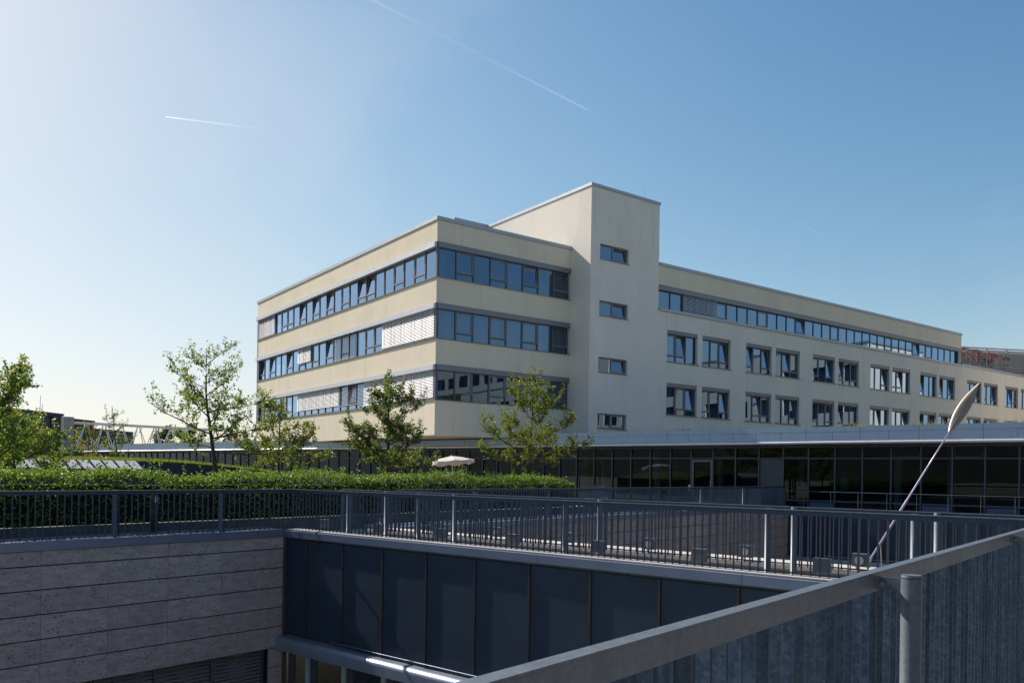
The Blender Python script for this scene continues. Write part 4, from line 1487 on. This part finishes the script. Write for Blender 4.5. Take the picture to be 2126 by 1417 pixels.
def parasol():
    PA.rotation_euler = (R(-3), R(-5), R(12))
    n = 8
    rad, zc, zr = 1.08, 2.22, 1.95
    m = MB()
    ring = []
    for i in range(n * 3):
        t = 2 * math.pi * i / (n * 3)
        sag = 0.0 if i % 3 == 0 else -.03
        r = rad * (1 if i % 3 == 0 else .955)
        ring.append((r * math.cos(t), r * math.sin(t), zr + sag + .02))
    mid = [(x * .5, y * .5, (zc + z) / 2 + .03) for x, y, z in ring]
    m.v = [(0, 0, zc)] + mid + ring + [(x * 1.0, y * 1.0, z - .13 + .03 * math.sin(i * 2.3)) for i, (x, y, z) in enumerate(ring)]
    k = n * 3
    for i in range(k):
        j = (i + 1) % k
        m.f += [(0, 1 + i, 1 + j), (1 + i, 1 + k + i, 1 + k + j, 1 + j), (1 + k + i, 1 + 2 * k + i, 1 + 2 * k + j, 1 + k + j)]
    m.build('canopy', 'parasol', PA)
    MB().tube([(0, 0, .02), (0, 0, zc + .06)], .022, 10).build('pole', 'white_metal', PA)
    MB().tube([(0, 0, 0), (0, 0, .08)], [.28, .26], 20).build('base', 'concrete', PA)
    for i in range(n):
        t = 2 * math.pi * i / n
        MB().tube([(0, 0, zc - .04), (rad * .97 * math.cos(t), rad * .97 * math.sin(t), zr)], .008, 4).build('rib', 'white_metal', PA)


parasol()


def chair(x, Y, rz, label):
    t = thing('terrace_chair', label, 'chair', (x, Y, .004), rz, 'chairs on the terrace')
    MB().box(-.22, .22, -.22, .22, .43, .46).build('seat', 'chair', t)
    m = MB(); prev = None
    for i in range(9):
        a = -.6 + 1.2 * i / 8
        cur = ((.24 * math.sin(a) * 1.0, .22 + .04 * math.cos(a), .5), (.24 * math.sin(a), .27 + .05 * math.cos(a), 1.0 - .05 * abs(a)))
        if prev:
            m.quad(prev[0], cur[0], cur[1], prev[1]); m.quad(*[(p[0], p[1] + .018, p[2]) for p in (prev[0], prev[1], cur[1], cur[0])])
        prev = cur
    m.build('backrest', 'chair', t)
    for a in (-.2, .2):
        for b in (-.2, .2):
            MB().tube([(a, b, 0), (a * .95, b * .95, .43)], .012, 6).build('leg', 'steel', t)


chair(3.36, 33.5, R(200), 'dark terrace chair behind the long railing, left of two')
chair(3.95, 34.5, R(170), 'dark terrace chair behind the long railing, right of two')

# ------------------------------------------------------------------ leaning paddle sculpture
PD = thing('paddle_sculpture', 'tall steel oar leaning beside the walkway with a leaf-shaped blade', 'sculpture', (5.112, 11.5, .2), 0)


def paddle():
    base = Vector((0, 0, .10))
    tip = Vector((1.611, .15, 2.66))
    d = (tip - base); L = d.length; d.normalize()
    blade_l = .86
    neck = base + d * (L - blade_l)
    a1, a2 = base + d * L * .335, base + d * L * .51
    MB().tube([base, a1, a1 + d * .012, a2, a2 + d * .012, neck + d * .04], [.0155, .0155, .012, .012, .0095, .009], 12).build('shaft', 'shaft', PD, smooth=True)
    MB().tube([base - d * .02, base + d * .03], [.02, .018], 10).build('foot_cap', 'steel', PD)
    MB().tube([Vector((0.0, .02, 0)), Vector((0.0, .02, .12))], .02, 8).build('socket', 'galv', PD)
    pr = base + d * .3
    MB().tube([pr, Vector((pr.x + .03, pr.y + .02, 0.0))], .009, 6).build('prop', 'blade', PD)
    # blade: leaf outline, cupped, with thickness
    side = d.cross(Vector((0, 1, 0))).normalized()
    side = (side * .93 + Vector((0, 1, 0)) * .28).normalized()
    nn = side.cross(d).normalized()
    m = MB(); N = 22; rows_ = []
    for i in range(N + 1):
        t = i / N
        wl = .155 * (math.sin(math.pi * min(1, t ** .72 * 1.0)) ** .75) if 0 < t < 1 else .004
        wl = .077 * (max(0.0, math.sin(math.pi * t ** .95)) ** .85) + .004
        c = neck + d * blade_l * t + nn * (.03 * math.sin(math.pi * t))
        row = []
        for j in range(7):
            u = -1 + 2 * j / 6
            row.append(c + side * (u * wl) + nn * (.022 * u * u))
        rows_.append(row)
    for sgn in (0.003, -0.003):
        k = len(m.v)
        for row in rows_:
            for q in row: m.v.append(tuple(q + nn * sgn))
        for i in range(N):
            for j in range(6):
                a = k + i * 7 + j; m.f.append((a, a + 1, a + 8, a + 7))
    # rim
    k = (N + 1) * 7
    for i in range(N):
        for j in (0, 6):
            a = i * 7 + j; m.f.append((a, a + 7, k + a + 7, k + a))
    m.build('blade', 'blade', PD, smooth=True)
    r = MB(); pts = []
    for i in range(17):
        t = i / N
        pts.append(neck + d * blade_l * t + nn * (.03 * math.sin(math.pi * t)))
    cam_side = -1 if nn.y > 0 else 1
    r.tube([p + nn * .006 * cam_side for p in pts], [.0075 - .0055 * i / 16 for i in range(17)], 6)
    r.build('midrib', 'rib', PD)


paddle()

# ------------------------------------------------------------------ concrete pillar and truss, far dark buildings


def far_left():
    Y = 84.0
    x0 = -45.86
    pl = tag(MB().box(-.34, .34, -.5, .5, 0, 6.55).build('pillar', 'concrete', None, (x0, Y, 0), FROT), 'tall pale concrete pillar at the left end of the pavilion', 'pillar')
    tr = thing('roof_truss', 'pale steel lattice truss spanning over the pavilion roof', 'truss', (x0, Y, 3.4), EY)
    L = 17.5
    MB().box(.3, L, -.16, .16, 2.45, 2.72).build('top_chord', 'white_metal', tr)
    MB().box(.6, L, -.12, .12, 0.12, .3).build('bottom_chord', 'white_metal', tr)
    k = 0
    x = 1.0
    while x + 1.6 < L:
        for yy in (-.35, .35):
            MB().tube([(x, yy, .2), (x + .75, 0, 2.5)], .05, 6).build('diagonal', 'white_metal', tr)
            MB().tube([(x + .95, 0, 2.5), (x + 1.65, yy, .2)], .05, 6).build('diagonal', 'white_metal', tr)
        x += 1.85
    for (xl, xr, z, Y, mat, lab) in ((-69.98, -63.87, 8.81, 105, 'bldg_blue', 'dark slate-clad block at the left picture edge'), (-67.20, -63.15, 8.30, 112, 'bldg_dark', 'dark brown flat-roofed block left of the concrete pillar'), (-73.68, -71.36, 7.93, 130, 'bldg_blue', 'low dark building just left of the concrete pillar'), (-81.28, -74.87, 8.33, 150, 'bldg_dark', 'low dark roof seen through the truss')):
        b = thing('far_building', lab, 'building', (xl, Y, 0), R(-4), 'dark buildings far left')
        W_ = xr - xl
        MB().box(0, W_, 0, 10, 0, z - .25).build('wall', mat, b)
        MB().box(-.1, W_ + .1, -.1, 10.1, z - .248, z).build('roof_edge', mat, b)
        n = max(1, int(W_ / 2.4))
        for i in range(n):
            for zz_ in (1.0, 3.6):
                if zz_ + 1.4 < z - .6:
                    MB().box((i + .25) * W_ / n, (i + .75) * W_ / n, -.03, -.002, zz_, zz_ + 1.3).build('window', 'panel_dark', b)
        if Y == 130:
            MB().tube([(.3, 2, z), (.3, 2, z + .8)], .35, 10).build('vent', 'white_metal', b)
        if Y == 112:
            MB().tube([(1.0, 2, z), (1.0, 2, z + 3)], .03, 5).build('antenna', 'frame_grey', b)
            MB().tube([(1.3, 2, z), (1.3, 2, z + 1.8)], .03, 5).build('antenna', 'frame_grey', b)


far_left()

# ------------------------------------------------------------------ two people inside the pavilion


def person(label, s, b, rz, top, seed):
    o = FW(s, b, .02)
    t = thing('person', label, 'person', o, rz, 'people inside the pavilion')
    H = 1.68
    verts = [(0, 0, .92, .13), (0, 0, 1.12, .115), (0, .01, 1.32, .14), (0, .01, 1.44, .06), (0, 0, 1.52, .055), (0, -.01, 1.60, .085), (0, -.01, 1.66, .06),
             (.10, 0, .86, .09), (.11, -.01, .48, .06), (.11, .02, .09, .04), (.11, -.12, .04, .035),
             (-.10, 0, .86, .09), (-.11, .01, .48, .06), (-.11, .04, .09, .04), (-.11, -.10, .04, .035),
             (.18, .01, 1.38, .055), (.24, .02, 1.12, .042), (.20, -.16, .98, .033), (.17, -.24, .98, .03),
             (-.18, .01, 1.38, .055), (-.24, .03, 1.12, .042), (-.22, -.05, .88, .033), (-.21, -.08, .80, .03)]
    edges = [(0, 1), (1, 2), (2, 3), (3, 4), (4, 5), (5, 6), (0, 7), (7, 8), (8, 9), (9, 10), (0, 11), (11, 12), (12, 13), (13, 14), (2, 15), (15, 16), (16, 17), (17, 18), (2, 19), (19, 20), (20, 21), (21, 22)]
    # five fingers on each hand
    for hx, base in ((1, 18), (-1, 22)):
        px_, py_, pz_, _ = verts[base]
        for f in range(5):
            k = len(verts)
            ox = (f - 2) * .014 * hx
            ln = (.05, .07, .075, .07, .055)[f]
            verts += [(px_ + ox, py_ - .03, pz_ - .01, .009), (px_ + ox, py_ - .03 - ln * .6, pz_ - .01 - ln * .6, .007)]
            edges += [(base, k), (k, k + 1)]
    me = bpy.data.meshes.new('body')
    me.from_pydata([v[:3] for v in verts], edges, [])
    bo = link('body', me, t)
    bo.modifiers.new('skin', 'SKIN')
    bo.modifiers.new('sub', 'SUBSURF').render_levels = 1
    for i, v in enumerate(verts):
        me.skin_vertices[0].data[i].radius = (v[3], v[3])
    me.skin_vertices[0].data[0].use_root = True
    # clothes and skin split by height in the body's own space
    b_ = NB('person_clothes_%d' % seed)
    tcx = b_.n('ShaderNodeTexCoord'); sp = b_.n('ShaderNodeSeparateXYZ'); b_.l(tcx.outputs['Object'], sp.inputs[0])
    cr = b_.ramp(sp.outputs[2], [(0.0, (.03, .03, .03)), (.05, (.03, .035, .05)), (.88, (.03, .035, .05)), (.885, top), (.99, top), (1.0, top)])
    b_.l(cr, b_.p.inputs['Base Color']); setp(b_.p, Roughness=.85)
    me.materials.append(b_.m)
    hd = MB()
    for a in range(7):
        for c in range(12):
            th, ph = math.pi * a / 6, 2 * math.pi * c / 12
            hd.v.append((.075 * math.sin(th) * math.cos(ph), -.015 + .092 * math.sin(th) * math.sin(ph), 1.61 + .115 * math.cos(th)))
    for a in range(6):
        for c in range(12):
            hd.f.append((a * 12 + c, a * 12 + (c + 1) % 12, (a + 1) * 12 + (c + 1) % 12, (a + 1) * 12 + c))
    hd.tube([(0, -.10, 1.60), (0, -.125, 1.585)], [.012, .016], 6)
    hd.build('face', 'skin', t, smooth=True)
    hr = MB()
    for a in range(5):
        for c in range(12):
            th, ph = math.pi * .62 * a / 4, 2 * math.pi * c / 12
            back = .02 if math.sin(ph) > -.2 else -.012
            hr.v.append((.084 * math.sin(th) * math.cos(ph), .005 + (.095 + back) * math.sin(th) * math.sin(ph), 1.625 + .115 * math.cos(th) - (.12 if math.sin(ph) > .1 and a == 4 else 0)))
    for a in range(4):
        for c in range(12):
            hr.f.append((a * 12 + c, a * 12 + (c + 1) % 12, (a + 1) * 12 + (c + 1) % 12, (a + 1) * 12 + c))
    hr.build('hair', 'hair', t, smooth=True)


person('person in a teal top standing behind the pavilion glass', -12.15, 38.3, FROT + R(150), (.10, .36, .30), 1)
person('person in dark clothes beside the person in teal behind the glass', -11.75, 38.5, FROT + R(20), (.05, .08, .10), 2)

# ------------------------------------------------------------------ contrails, high in the sky


def contrail(label, a, b, r0, r1, fade):
    a, b = Vector(a), Vector(b)
    n = 24
    L = (b - a).length
    o = MB().tube([Vector((L * i / n, 0, 0)) for i in range(n + 1)], [r0 + (r1 - r0) * i / n for i in range(n + 1)], 10, False).build('contrail', contrail_mat('contrail_' + str(int(L)), fade), None, a, smooth=True)
    o.rotation_mode = 'QUATERNION'
    o.rotation_quaternion = (b - a).to_track_quat('X', 'Z')
    tag(o, label, 'contrail', 'contrails in the sky')


contrail('short bright contrail low in the hazy left half of the sky', (-2492, 5791, 2500), (-1855, 5976, 2500), 4, 10, [(0.0, (.5,) * 3), (.3, (.16,) * 3), (1.0, (0.0,) * 3)])
contrail('long thin contrail from the top edge towards the stair tower', (-807, 4275, 2500), (712, 5795, 2500), 10, 6, [(0.0, (.05,) * 3), (.2, (.012,) * 3), (.4, (.025,) * 3), (.62, (.07,) * 3), (.84, (.12,) * 3), (.88, (.02,) * 3), (1.0, (0.0,) * 3)])
contrail('faint contrail above the right end of the long wing', (4768, 10080, 2500), (8392, 14014, 2500), 18, 8, [(0.0, (0.0,) * 3), (.5, (.03,) * 3), (1.0, (.15,) * 3)])
contrail('very short faint contrail right of the stair tower', (2696, 7873, 2500), (3260, 8465, 2500), 10, 10, [(0.0, (0.0,) * 3), (.6, (.08,) * 3), (1.0, (0.0,) * 3)])
